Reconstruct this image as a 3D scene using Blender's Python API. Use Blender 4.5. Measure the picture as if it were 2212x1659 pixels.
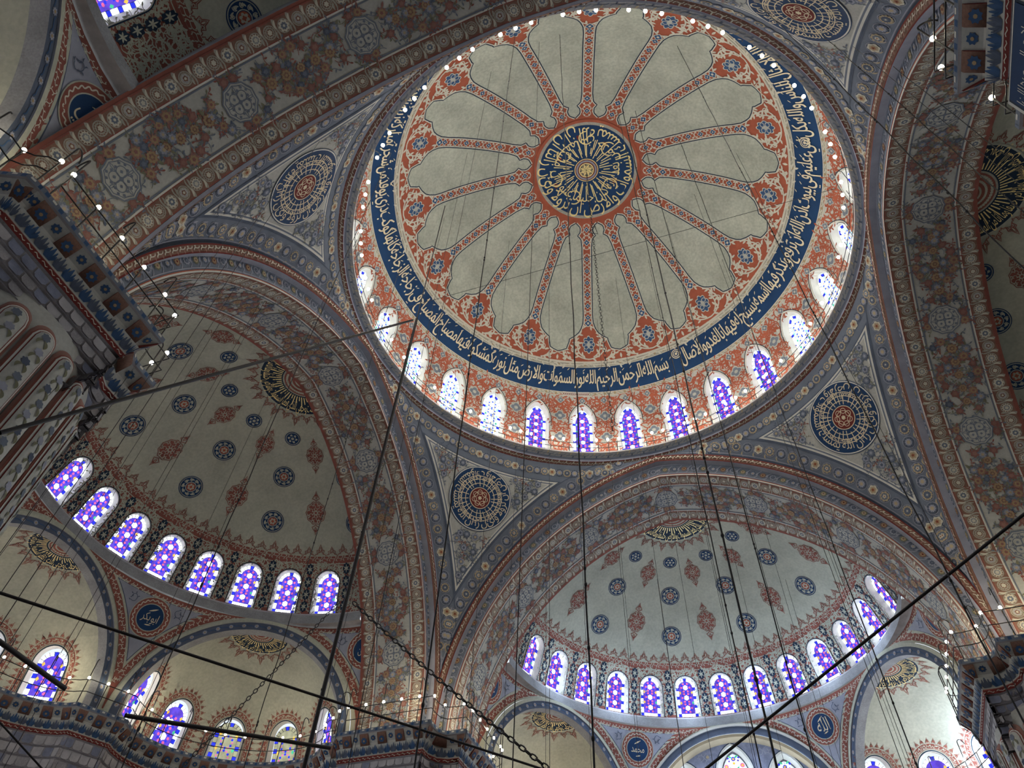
import bpy, math, random
import numpy as np
from mathutils import Matrix, Vector
for o in list(bpy.data.objects): bpy.data.objects.remove(o)
SC=bpy.context.scene; COL=SC.collection
PI=math.pi; R_=math.radians
# ------------------------------------------------------------------ camera, sky, exposure
W,H=2212,1659
FPX=1586.0156
CAMP=np.array([-3.468426,18.152880,0.0])
def rotm(w):
    w=np.array(w,float); th=np.linalg.norm(w); k=w/th
    K=np.array([[0,-k[2],k[1]],[k[2],0,-k[0]],[-k[1],k[0],0]])
    return np.eye(3)+np.sin(th)*K+(1-np.cos(th))*K@K
RC=np.diag([-1.,-1.,1.])@rotm((-0.6630356,-0.1543760,-0.3215222))   # rows: image right, image down, forward
cam=bpy.data.cameras.new('camera'); camo=bpy.data.objects.new('camera',cam); COL.objects.link(camo)
M=Matrix(((RC[0,0],-RC[1,0],-RC[2,0],CAMP[0]),(RC[0,1],-RC[1,1],-RC[2,1],CAMP[1]),(RC[0,2],-RC[1,2],-RC[2,2],CAMP[2]),(0,0,0,1)))
camo.matrix_world=M
cam.sensor_width=36; cam.lens=FPX/W*36; cam.clip_end=300; cam.clip_start=0.05
SC.camera=camo
SC.view_settings.view_transform='Standard'; SC.view_settings.look='None'; SC.view_settings.gamma=1
SC.view_settings.use_curve_mapping=False; SC.view_settings.exposure=0.30
wd=bpy.data.worlds.new('world'); SC.world=wd; wd.use_nodes=True
bg=wd.node_tree.nodes['Background']; bg.inputs[0].default_value=(0.84,0.92,1.0,1); bg.inputs[1].default_value=0.86
SC.cycles.max_bounces=3; SC.cycles.diffuse_bounces=2; SC.cycles.glossy_bounces=1; SC.cycles.transmission_bounces=1
SC.cycles.sample_clamp_indirect=3.0; SC.cycles.use_adaptive_sampling=True; SC.cycles.adaptive_threshold=0.15; SC.cycles.adaptive_min_samples=10; SC.cycles.use_denoising=True
# ------------------------------------------------------------------ materials
MAT={}
def mat(name,col,rough=.85,var=.12,scale=1.3,spec=.25,metal=0.,bump=0.,fine=0.):
    m=bpy.data.materials.new(name); m.use_nodes=True; nt=m.node_tree; b=nt.nodes['Principled BSDF']
    b.inputs['Roughness'].default_value=rough; b.inputs['Metallic'].default_value=metal
    b.inputs['Specular IOR Level'].default_value=spec
    g=nt.nodes.new('ShaderNodeNewGeometry')
    n=nt.nodes.new('ShaderNodeTexNoise'); n.inputs['Scale'].default_value=scale; n.inputs['Detail'].default_value=5; n.inputs['Roughness'].default_value=.62
    nt.links.new(g.outputs['Position'],n.inputs['Vector'])
    mr=nt.nodes.new('ShaderNodeMapRange'); mr.inputs['From Min'].default_value=.3; mr.inputs['From Max'].default_value=.7
    mr.inputs['To Min'].default_value=1-var; mr.inputs['To Max'].default_value=1+var
    nt.links.new(n.outputs['Fac'],mr.inputs['Value'])
    out=mr.outputs[0]
    if fine:
        n2=nt.nodes.new('ShaderNodeTexNoise'); n2.inputs['Scale'].default_value=scale*14; n2.inputs['Detail'].default_value=3
        nt.links.new(g.outputs['Position'],n2.inputs['Vector'])
        m2=nt.nodes.new('ShaderNodeMapRange'); m2.inputs['From Min'].default_value=.35; m2.inputs['From Max'].default_value=.65
        m2.inputs['To Min'].default_value=1-fine; m2.inputs['To Max'].default_value=1+fine
        nt.links.new(n2.outputs['Fac'],m2.inputs['Value'])
        mm=nt.nodes.new('ShaderNodeMath'); mm.operation='MULTIPLY'; nt.links.new(out,mm.inputs[0]); nt.links.new(m2.outputs[0],mm.inputs[1]); out=mm.outputs[0]
    mx=nt.nodes.new('ShaderNodeVectorMath'); mx.operation='SCALE'; mx.inputs[0].default_value=col
    nt.links.new(out,mx.inputs['Scale']); nt.links.new(mx.outputs[0],b.inputs['Base Color'])
    if bump:
        bp=nt.nodes.new('ShaderNodeBump'); bp.inputs['Strength'].default_value=bump; bp.inputs['Distance'].default_value=.05
        nt.links.new(n.outputs['Fac'],bp.inputs['Height']); nt.links.new(bp.outputs[0],b.inputs['Normal'])
    MAT[name]=m; return m
def glow(name,col,s):
    m=bpy.data.materials.new(name); m.use_nodes=True; nt=m.node_tree; nt.nodes.clear()
    e=nt.nodes.new('ShaderNodeEmission'); o=nt.nodes.new('ShaderNodeOutputMaterial')
    # hand-blown panes: slight brightness variation from pane to pane and within it
    g=nt.nodes.new('ShaderNodeNewGeometry'); n=nt.nodes.new('ShaderNodeTexNoise'); n.inputs['Scale'].default_value=3.0; n.inputs['Detail'].default_value=2
    nt.links.new(g.outputs['Position'],n.inputs['Vector'])
    mr=nt.nodes.new('ShaderNodeMapRange'); mr.inputs['From Min'].default_value=.3; mr.inputs['From Max'].default_value=.7; mr.inputs['To Min'].default_value=s*.75; mr.inputs['To Max'].default_value=s*1.25
    nt.links.new(n.outputs['Fac'],mr.inputs['Value']); nt.links.new(mr.outputs[0],e.inputs[1])
    e.inputs[0].default_value=(*col,1); nt.links.new(e.outputs[0],o.inputs[0])
    MAT[name]=m; return m
mat('plaster',(.46,.475,.385),var=.13,scale=.55,fine=.07)
mat('plaster_dome',(.43,.46,.385),var=.20,scale=.5,fine=.10)
mat('cream',(.62,.60,.50),var=.08)
mat('ivory',(.66,.66,.60),var=.06)
mat('field',(.47,.48,.44),var=.12,scale=.8,fine=.06)
mat('greyband',(.30,.31,.32),var=.2,scale=1.2,fine=.1)
mat('redpaint',(.38,.105,.06),var=.15)
mat('brick',(.27,.095,.072),var=.2)
mat('darkred',(.17,.03,.025),var=.15)
mat('brown',(.23,.13,.095),var=.2,fine=.12)
mat('madder',(.25,.12,.10))
mat('rose',(.31,.17,.14),var=.15)
mat('navy',(.010,.045,.125),var=.12,rough=.7)
mat('inknavy',(.012,.03,.06),var=.1,rough=.7)
mat('midblue',(.045,.10,.21),var=.12)
mat('skyblue',(.22,.30,.40),var=.12)
mat('slate',(.165,.195,.245),var=.12)
mat('slatedark',(.095,.12,.17),var=.15)
mat('lilac',(.33,.35,.42),var=.15)
mat('olive',(.20,.20,.13),var=.15)
mat('tan',(.46,.38,.25),var=.12)
mat('ochre',(.38,.28,.16),var=.1)
mat('orange',(.38,.19,.10),var=.1)
mat('greige',(.38,.37,.31),var=.15,fine=.15)
mat('goldleaf',(.93,.78,.36),rough=.38,var=.08,spec=.5,metal=.25)
mat('paleleaf',(.72,.64,.45),rough=.6,var=.08)
mat('stone',(.32,.31,.32),var=.25,scale=1.6,fine=.12,bump=.3)
mat('stoneblue',(.22,.24,.32),var=.3,scale=2.5,bump=.3)
mat('stonelight',(.42,.41,.42),var=.2,scale=2.,bump=.2)
mat('joint',(.15,.14,.16),var=.1)
mat('iron',(.012,.012,.014),rough=.45,var=.1,spec=.5)
mat('steel',(.18,.18,.18),rough=.35,var=.1,metal=.8)
mat('verdigris',(.10,.24,.20),rough=.6,var=.2)
mat('carpet',(.17,.11,.09),var=.25,scale=.9,fine=.2)
mat('reveal',(.70,.69,.61),var=.05)
glow('g_white',(.86,.93,1.0),3.2)
glow('g_blue',(.03,.045,.80),1.0)
glow('g_violet',(.15,.085,.78),.85)
glow('g_lattice_glow',(.60,.60,.40),.62)  # glow given to unlit cream plaster lattice so that it looks bright
glow('g_orange',(.95,.45,.15),.9)
glow('g_pink',(.85,.16,.42),.95)
glow('g_yellow',(1.0,.58,.10),1.0)
glow('g_green',(.08,.62,.35),.9)
glow('g_cyan',(.25,.75,.95),1.2)
glow('g_pale',(.62,.80,1.0),1.25)
glow('bulb',(1.0,.88,.66),26.)
# ------------------------------------------------------------------ mesh building
class Geo:
    def __init__(s): s.V=[];s.T=[];s.Q=[];s.n=0
    def tri(s,V,T,m):
        V=np.asarray(V,float).reshape(-1,3);T=np.asarray(T,int).reshape(-1,3)+s.n; s.V.append(V); s.n+=len(V); s.T.append((T,m))
    def quad(s,V,Q,m):
        V=np.asarray(V,float).reshape(-1,3);Q=np.asarray(Q,int).reshape(-1,4)+s.n; s.V.append(V); s.n+=len(V); s.Q.append((Q,m))
    def grid(s,P,m,closed=False):
        P=np.asarray(P,float); a,b=P.shape[:2]
        i=np.arange(a-1)[:,None]*b+np.arange(b-1)[None]; q=np.stack([i,i+1,i+b+1,i+b],-1).reshape(-1,4)
        if closed:
            i=np.arange(a-1)*b+b-1; q=np.vstack([q,np.stack([i,i-b+1,i+1,i+b],-1)])
        s.quad(P.reshape(-1,3),q,m)
    def box(s,c,d,m,rz=0.):
        x,y,z=np.array(d)/2; v=np.array([[i*x,j*y,k*z] for i in(-1,1) for j in(-1,1) for k in(-1,1)])
        ca,sa=math.cos(rz),math.sin(rz); v=v@np.array([[ca,sa,0],[-sa,ca,0],[0,0,1]])+np.array(c)
        s.quad(v,[[0,1,3,2],[4,6,7,5],[0,4,5,1],[2,3,7,6],[0,2,6,4],[1,5,7,3]],m)
    def tube(s,P,r,m,k=6,cap=True):
        P=np.asarray(P,float); n=len(P); r=np.broadcast_to(r,(n,))
        T=np.gradient(P,axis=0); T/=np.linalg.norm(T,axis=1)[:,None]+1e-12
        up=np.array([0,0,1.]) if abs(T[0,2])<.9 else np.array([1.,0,0])
        a=np.cross(T,up); bad=np.linalg.norm(a,axis=1)<1e-3; a[bad]=np.cross(T[bad],[0,1.,0]); a/=np.linalg.norm(a,axis=1)[:,None]
        for i in range(1,n):
            if a[i]@a[i-1]<0:a[i]*=-1
        b=np.cross(T,a); th=np.arange(k)*2*PI/k
        G=P[:,None]+r[:,None,None]*(np.cos(th)[None,:,None]*a[:,None]+np.sin(th)[None,:,None]*b[:,None])
        s.grid(G,m,closed=True)
    def ball(s,c,r,m,n=8,sq=1.):
        th=np.linspace(0,PI,n//2+2); ph=np.arange(n)*2*PI/n
        G=np.stack([np.sin(th)[:,None]*np.cos(ph),np.sin(th)[:,None]*np.sin(ph),sq*np.cos(th)[:,None]*np.ones(n)],-1)*r+np.array(c)
        s.grid(G,m,closed=True)
    def build(s,name,parent=None,smooth=True,loc=None):
        if loc is None and parent is not None and 'org' in parent: loc=parent['org']
        V=np.concatenate(s.V) if s.V else np.zeros((0,3))
        names=[];F=[];mi=[];sz=[]
        for L,k in ((s.T,3),(s.Q,4)):
            for A,m in L:
                if m not in names:names.append(m)
                F.append(A.ravel());mi.append(np.full(len(A),names.index(m)));sz.append(np.full(len(A),k))
        F=np.concatenate(F);mi=np.concatenate(mi);sz=np.concatenate(sz)
        if loc is not None: V=V-np.array(loc)
        me=bpy.data.meshes.new(name); me.vertices.add(len(V)); me.vertices.foreach_set('co',V.ravel().astype(np.float32))
        me.loops.add(len(F)); me.loops.foreach_set('vertex_index',F.astype(np.int32))
        me.polygons.add(len(sz)); st=np.concatenate([[0],np.cumsum(sz)[:-1]])
        me.polygons.foreach_set('loop_start',st.astype(np.int32)); me.polygons.foreach_set('loop_total',sz.astype(np.int32))
        me.polygons.foreach_set('material_index',mi.astype(np.int32)); me.polygons.foreach_set('use_smooth',np.full(len(sz),smooth))
        for m in names: me.materials.append(MAT[m])
        me.update(); me.validate()
        o=bpy.data.objects.new(name,me); COL.objects.link(o)
        if parent: o.parent=parent
        if loc is not None and parent is None: o.location=loc
        return o
def tag(o,label=None,cat=None,group=None,kind=None):
    if label:o['label']=label
    if cat:o['category']=cat
    if group:o['group']=group
    if kind:o['kind']=kind
    return o
def empty(name,loc=(0,0,0),rz=0,**k):
    o=bpy.data.objects.new(name,None); COL.objects.link(o); o.location=loc; o.rotation_euler=(0,0,rz); return tag(o,**k)
def dup(o,loc=None,rz=None,parent=None):
    c=o.copy(); COL.objects.link(c); c.parent=parent
    if loc is not None:c.location=loc
    if rz is not None:c.rotation_euler=(0,0,rz)
    for ch in list(o.children): dup(ch,parent=c)
    return c
# ------------------------------------------------------------------ surfaces
def norm(v): return v/(np.linalg.norm(v,axis=-1,keepdims=True)+1e-12)
class Rev:   # surface of revolution about a vertical axis; u = azimuth deg from -Y towards -X, v = elevation deg
    def __init__(s,c,Rf): s.c=np.array(c,float); s.Rf=Rf
    def P(s,u,v,off=0.):
        u=np.radians(u);v=np.radians(v); r=s.Rf(np.degrees(v))-off
        return s.c+np.stack([-np.sin(u)*np.cos(v)*r,-np.cos(u)*np.cos(v)*r,np.sin(v)*r*np.ones_like(u)],-1)
    def map(s,C,XY,off):
        C=np.asarray(C,float); u=np.radians(C[:,0]);v=np.radians(C[:,1])
        E=np.stack([-np.cos(u),np.sin(u),0*u],-1); N=np.stack([np.sin(u)*np.sin(v),np.cos(u)*np.sin(v),np.cos(v)],-1)
        P=s.P(C[:,0],C[:,1])[:,None]+XY[...,0:1]*E[:,None]+XY[...,1:2]*N[:,None]-s.c
        h=np.linalg.norm(P,axis=-1,keepdims=True); el=np.degrees(np.arcsin(P[...,2:3]/h))
        return s.c+P/h*(s.Rf(el)-off)
    def m2u(s,v): return 1/(np.radians(1)*s.Rf(v)*np.cos(np.radians(v)))   # degrees of azimuth per metre
    def m2v(s,v=0): return 1/(np.radians(1)*s.Rf(v))
class Par:   # parametric surface u,v in metres
    def __init__(s,f): s.f=f
    def P(s,u,v,off=0.): return s.f(u,v,off)
    def map(s,C,XY,off):
        C=np.asarray(C,float); return s.f(C[:,None,0]+XY[...,0],C[:,None,1]+XY[...,1],off)
# ------------------------------------------------------------------ flat motifs  (list of (material, verts2, tris, layer))
def fan(r,th,m,l,c=(0,0)):
    n=len(th); v=np.vstack([[c],np.c_[r*np.cos(th)+c[0],r*np.sin(th)+c[1]]]); i=np.arange(n)
    return (m,v,np.c_[np.zeros(n,int),i+1,(i+1)%n+1],l)
def disc(r,m,l,n=20,c=(0,0)): th=np.arange(n)*2*PI/n; return fan(np.full(n,r),th,m,l,c)
def petals(r,k,amp,m,l,n=5,c=(0,0),ph=0,sharp=False,ex=1.):
    th=np.arange(k*n)*2*PI/(k*n); w=np.abs(np.cos(k*(th-ph)/2)); 
    if sharp: w=1-np.abs(((th-ph)*k/(2*PI))%1-.5)*2; w=1-w
    return fan(r*(1-amp+amp*w**ex),th,m,l,c)
def ring(r0,r1,m,l,n=32,a0=0,a1=2*PI,c=(0,0)):
    th=np.linspace(a0,a1,n+1); v=np.vstack([np.c_[r0*np.cos(th),r0*np.sin(th)],np.c_[r1*np.cos(th),r1*np.sin(th)]])+np.array(c); i=np.arange(n); k=n+1
    return (m,v,np.vstack([np.c_[i,i+1,i+k],np.c_[i+1,i+k+1,i+k]]),l)
def stroke(P,w,m,l,closed=False):
    P=np.asarray(P,float)
    if closed: T=np.roll(P,-1,0)-np.roll(P,1,0)
    else: T=np.gradient(P,axis=0)
    T/=np.linalg.norm(T,axis=1)[:,None]+1e-9; N=np.c_[-T[:,1],T[:,0]]; w=np.broadcast_to(w,(len(P),))[:,None]/2
    n=len(P); v=np.vstack([P+N*w,P-N*w]); i=np.arange(n if closed else n-1); j=(i+1)%n
    return (m,v,np.vstack([np.c_[i,j,i+n],np.c_[j,j+n,i+n]]),l)
def leaf(L,w,m,l,c=(0,0),a=0.,bend=0.):
    t=np.linspace(0,1,7); x=t*L; y=bend*L*np.sin(t*PI); ww=w*np.sin(PI*np.clip(t,.02,.98))**.8
    s=stroke(np.c_[x,y],ww,m,l); R=np.array([[math.cos(a),math.sin(a)],[-math.sin(a),math.cos(a)]]); return (m,s[1]@R+np.array(c),s[2],l)
def bez(p,n=10):
    t=np.linspace(0,1,n)[:,None]; p=np.asarray(p,float)
    return (1-t)**3*p[0]+3*(1-t)**2*t*p[1]+3*(1-t)*t*t*p[2]+t**3*p[3]
def spiral(r0,r1,a0,a1,n=14,c=(0,0)):
    a=np.linspace(a0,a1,n); r=np.linspace(r0,r1,n); return np.c_[r*np.cos(a)+c[0],r*np.sin(a)+c[1]]
def xf(mo,s=1.,a=0.,d=(0,0),mir=False):
    R=np.array([[math.cos(a),math.sin(a)],[-math.sin(a),math.cos(a)]]); out=[]
    for m,v,t,l in mo:
        v=np.asarray(v,float)*s
        if mir: v=v*[-1,1]
        out.append((m,v@R+np.array(d),t,l))
    return out
def sub(mo,maxlen=.5):  # split long triangles so that a motif follows a curved wall
    out=[]
    for m,v,t,l in mo:
        v=np.asarray(v,float);t=np.asarray(t)
        for _ in range(6):
            e=np.stack([np.linalg.norm(v[t[:,i]]-v[t[:,(i+1)%3]],axis=1) for i in range(3)],1)
            k=e.max(1)>maxlen
            if not k.any():break
            T=t[k];vs=v;mids=[];n=len(v)
            big=e[k].argmax(1); a=T[np.arange(len(T)),big];b=T[np.arange(len(T)),(big+1)%3];c=T[np.arange(len(T)),(big+2)%3]
            mid=(v[a]+v[b])/2; idx=n+np.arange(len(T)); v=np.vstack([v,mid])
            t=np.vstack([t[~k],np.c_[a,idx,c],np.c_[idx,b,c]])
        out.append((m,v,t,l))
    return out
LAY=.014
def stamp(g,S,mo,C,rot=0.,sc=1.,base=0.):
    C=np.atleast_2d(np.asarray(C,float)); K=len(C)
    if K==0:return
    rot=np.broadcast_to(rot,(K,));sc=np.broadcast_to(sc,(K,)); c,s=np.cos(rot)*sc,np.sin(rot)*sc
    for m,v,t,l in mo:
        X=c[:,None]*v[None,:,0]-s[:,None]*v[None,:,1]; Y=s[:,None]*v[None,:,0]+c[:,None]*v[None,:,1]
        P=S.map(C,np.stack([X,Y],-1),base+LAY*l); n=len(v)
        T=(np.asarray(t)[None]+(np.arange(K)*n)[:,None,None]).reshape(-1,3); g.tri(P.reshape(-1,3),T,m)
def uvstrip(g,S,A,B,m,l=1,nv=1):   # ribbon between two uv polylines
    A=np.asarray(A,float);B=np.asarray(B,float); t=np.linspace(0,1,nv+1)
    G=A[None]*(1-t)[:,None,None]+B[None]*t[:,None,None]; g.grid(S.P(G[...,0],G[...,1],LAY*l),m)
def uvring(g,S,v0,v1,m,l=1,u0=-180,u1=180,n=180,nv=1):
    u=np.linspace(u0,u1,n+1); uvstrip(g,S,np.c_[u,np.full(n+1,v0)],np.c_[u,np.full(n+1,v1)],m,l,nv)
# ------------------------------------------------------------------ shape of the building (camera height is z = 0, the floor 1.6 m below it)
def Rd(el): el=np.asarray(el,float); return 13.25+.5*np.exp(-((el-22)/7)**2)
def Rh(el): el=np.asarray(el,float); return 10.45+.35*np.exp(-((el-30)/14)**2)-.25*np.clip((el-60)/30,0,1)
def Rx(el): return 5.0+0*np.asarray(el,float)
DOME=Rev((0,0,30.95),Rd); HALF=Rev((0,-15.81,19.),Rh)
AY,FY=-12.27,-15.81; ZC=15.65     # plane of the great arches, plane of the half domes, level of the pier cornices
O_=(2.3,16.047,14.716); E_=(2.0,15.934,13.463); F_=(2.4,15.074,14.033)
def archpt(p,t,z0=ZC-.3):
    e,zc,R=p; t=np.asarray(t,float); th1=math.acos(e/R); th0=math.asin((z0-zc)/R); th=th1+(th0-th1)*np.abs(t)
    return -np.sign(t)*(R*np.cos(th)-e), zc+R*np.sin(th), -np.sign(t)*np.cos(th), np.sin(th)
def archlen(p,z0=ZC-.3): e,zc,R=p; return R*(math.acos(e/R)-math.asin((z0-zc)/R))
def archcurve(p,y,n=97,dr=0.,z0=ZC-.3,tt=None):
    t=np.linspace(-1,1,n) if tt is None else tt; x,z,nx,nz=archpt(p,t,z0); return np.stack([x+nx*dr,np.full_like(x,y),z+nz*dr],-1)
SL=archlen(E_)
def soffit_f(u,v,off):
    t=np.clip(u/SL,-1,1); k=v/3.36; a=archpt(E_,t);b=archpt(F_,t); x=a[0]*(1-k)+b[0]*k; z=a[1]*(1-k)+b[1]*k
    return np.stack([x-a[2]*off,-12.45-k*3.36+0*x,z-a[3]*off],-1)
SOF=Par(soffit_f)
FL=archlen((2.2,15.99,14.1))
def face_f(u,v,off):       # flat band on the bay side of the great arch: u along, v from its inner edge outward
    t=np.clip(u/SL,-1,1); a=archpt(E_,t); return np.stack([a[0]+a[2]*v,np.full_like(a[0],-12.45)+off,a[1]+a[3]*v],-1)
FACE=Par(face_f)
class Pend:   # spandrel between two arches, u = azimuth, v = height z
    def __init__(s,c,d,f,rd,ha,cap=999): s.c=np.array(c,float);s.d=d;s.f=f;s.rd=rd;s.ha=ha;s.cap=cap
    def lim(s,z): return np.degrees(np.arctan2(s.f(z),s.d))
    def r(s,u,z):
        l=s.lim(z); rl=np.hypot(s.f(z),s.d); q=np.clip((u-s.ha)/np.maximum(s.ha-l,1e-3),-1.3,1.3)
        return rl+(s.rd(z)-rl)*(1-q*q)
    def P(s,u,v,off=0.):
        u=np.asarray(u,float);v=np.asarray(v,float); r=s.r(u,v)-off; a=np.radians(u)
        return s.c+np.stack([-np.sin(a)*r,-np.cos(a)*r,v+0*u],-1)
    def map(s,C,XY,off):
        C=np.asarray(C,float); P0=s.P(C[:,0],C[:,1]); E=norm(s.P(C[:,0]+.2,C[:,1])-s.P(C[:,0]-.2,C[:,1])); N=norm(s.P(C[:,0],C[:,1]+.05)-s.P(C[:,0],C[:,1]-.05))
        P=P0[:,None]+XY[...,0:1]*E[:,None]+XY[...,1:2]*N[:,None]-s.c
        u=np.degrees(np.arctan2(-P[...,0],-P[...,1])); return s.P(u,P[...,2],off)
    def inv(s,P): P=P-s.c; return np.stack([np.degrees(np.arctan2(-P[...,0],-P[...,1])),P[...,2]],-1)
def fO(z): e,zc,R=O_; return np.maximum(np.sqrt(np.maximum(R*R-(z-zc)**2,0))-e,0.)
_rz=np.polyfit([15.3,17,18.5,20,22,24,26,27.9,29.3,30.7],[17.1,17.12,17.08,16.93,16.5,15.8,14.85,13.8,13.03,12.46],5)
def rdO(z): return np.polyval(_rz,np.asarray(z,float))
PEN=Pend((0,0,0),-AY,fO,rdO,45.)
def fx(z): return np.sqrt(np.maximum(5.5**2-(np.maximum(z,15.9)-15.9)**2,0))
def rdx(z): return np.interp(z,[15.,17.,18.5,20.3,21.5,22],[11.35,11.25,10.95,10.4,9.98,9.9])
SPA=Pend((0,FY,0),9.8,fx,rdx,30.)
def spa(az): s=Pend((0,FY,0),9.8,fx,rdx,30.); s.rot=az; return s

def wall(g,S,u0,u1,v0,v1,opens,m,du=2.,nv=8,nb=3,l=0,vs_=None):
    us=set(np.round(np.linspace(u0,u1,max(2,int((u1-u0)/du)+1)),4))
    for uc,hw,vb,vs,vt,k in opens: us|=set(np.round(uc+hw*np.sin(np.linspace(-PI/2,PI/2,17)),4))
    us=sorted(us)
    def top(o,u):
        uc,hw,vb,vs,vt,k=o; t=min(1,abs(u-uc)/hw); return vs+(vt-vs)*((1-t*t)**.5 if k=='round' else ogive(t))
    for a,b in zip(us[:-1],us[1:]):
        o=next((o for o in opens if abs((a+b)/2-o[0])<o[1]),None)
        segs=[((v0,v0),(v1,v1),nv)] if o is None else [((v0,v0),(o[2],o[2]),nb),((top(o,a),top(o,b)),(v1,v1),nv)]
        for (a0,b0),(a1,b1),n in segs:
            if a1-a0<1e-6 and b1-b0<1e-6: continue
            if vs_: n=max(n,int(max(a1-a0,b1-b0)/vs_)+1)
            t=np.linspace(0,1,n+1); G=np.stack([np.stack([np.full(n+1,a),a0+(a1-a0)*t],-1),np.stack([np.full(n+1,b),b0+(b1-b0)*t],-1)],1)
            g.grid(S.P(G[...,0],G[...,1],l*LAY),m)
def ogive(t): t=np.asarray(t,float); return np.maximum(1-t**2,0)**.5*.80+.20*(1-t)
def archoutline(hw,h,hs,kind='round',n=17):   # closed outline of an arched opening, metres, origin at sill centre
    t=np.sin(np.linspace(-PI/2,PI/2,n)); top=np.array([(1-x*x)**.5 if kind=='round' else ogive(abs(x)) for x in t])
    return np.vstack([[(-hw,0)],np.c_[t*hw,hs+(h-hs)*top],[(hw,0)]])
def fillout(O,m,l,c=None):
    c=np.array([0,O[:,1].max()*.5]) if c is None else c; n=len(O); i=np.arange(n); return (m,np.vstack([[c],O]),np.c_[np.zeros(n,int),i+1,(i+1)%n+1],l)
def glass(hw,h,hs,kind='round',st='a'):
    """pattern of a coloured window: pale border panes with blue squares, white hexagons ringed by pink roundels"""
    L=[]; O=archoutline(hw,h,hs,kind); base,white=('g_violet','g_white')
    if st=='dim': base,white='g_lattice_glow','g_lattice_glow'
    if st=='pale': base='g_pale'
    dot='g_pink'; 
    if st=='pale': dot='g_orange'
    L+=sub([fillout(O,'joint',0)],.35); bw=hw*.30
    I=archoutline(hw-bw,h-bw*1.05,hs,kind); I[:,1]+=0; I[0,1]=I[-1,1]=bw*1.1
    L+=sub([fillout(I,base,.8,c=np.array([0,h*.5]))],.35)
    g=.012
    # border panes
    per=max(3,int(round(hs/(hw*1.25)))); ph=(hs-bw*1.1)/per
    for s in (-1,1):
        for i in range(per):
            y=bw*1.1+i*ph; q=bw
            for m,a,b in (('g_blue' ,y+ph-q,y+ph),(white,y,y+ph-q)):
                x0,x1=sorted((s*(hw-g),s*(hw-bw+g))); L.append((m,np.array([(x0,a+g),(x1,a+g),(x1,b-g),(x0,b-g)]),np.array([(0,1,2),(0,2,3)]),1.2))
    for i in range(4):
        x0=-hw+bw+(2*hw-2*bw)/4*i; x1=x0+(2*hw-2*bw)/4; L.append((white,np.array([(x0+g,g),(x1-g,g),(x1-g,bw*1.1-g),(x0+g,bw*1.1-g)]),np.array([(0,1,2),(0,2,3)]),1.2))
    for s in (-1,1):
        x0,x1=sorted((s*(hw-g),s*(hw-bw))); L.append(('g_blue',np.array([(x0,g),(x1,g),(x1,bw),(x0,bw)]),np.array([(0,1,2),(0,2,3)]),1.2))
    n=9
    for i in range(n):
        a0,a1=-1+2*i/n,-1+2*(i+1)/n; f=lambda a,w:(math.sin(a*PI/2)*(hw-w),hs+(h-w*1.05-hs)*((math.cos(a*PI/2)) if kind=='round' else float(ogive(abs(math.sin(a*PI/2))))))
        aa=np.linspace(a0+.02,a1-.02,4); v=np.array([f(a,g) for a in aa]+[f(a,bw-g) for a in aa]); T=[(j,j+1,j+4) for j in range(3)]+[(j+1,j+5,j+4) for j in range(3)]
        m='g_blue' if (i==4 or (kind!='round' and i in(3,5))) else white
        if kind!='round' and i==4: m=white
        L.append((m,v,np.array(T),1.2))
    # hexagon column
    iw=hw-bw; d=iw*1.42; y=bw*1.1+d*.55; rows=int((h-bw-y-d*.2)/d)+1
    for r in range(rows):
        c=(0,y+r*d); th=np.arange(6)*PI/3+PI/6; rr=iw*.36
        L.append(fan(np.full(6,rr),th,white,1.6,c))
        for k in range(6):
            a=k*PI/3; c2=(c[0]+iw*.60*math.cos(a),c[1]+iw*.60*math.sin(a))
            if abs(c2[0])<iw*.97 and c2[1]<h-bw*1.6: L.append(disc(iw*(.155 if st=='a' else .10),dot,2.,6,c2))
            a=a+PI/6; c2=(c[0]+iw*.58*math.cos(a),c[1]+iw*.58*math.sin(a)); L.append(fan(np.full(4,iw*.15),np.arange(4)*PI/2+a,'g_blue',1.8,c2))
        for s in(-1,1):
            m=('g_yellow','g_green','g_cyan')[(r+(s>0))%3] if r%2==0 else ('g_green','g_yellow','g_cyan')[(r)%3]
            c2=(s*iw*.86,c[1]+d*.5)
            if c2[1]<hs: L.append(fan(np.array([.16,.24,.16,.24])*iw,np.arange(4)*PI/2,m,2.,c2))
    return L
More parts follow.
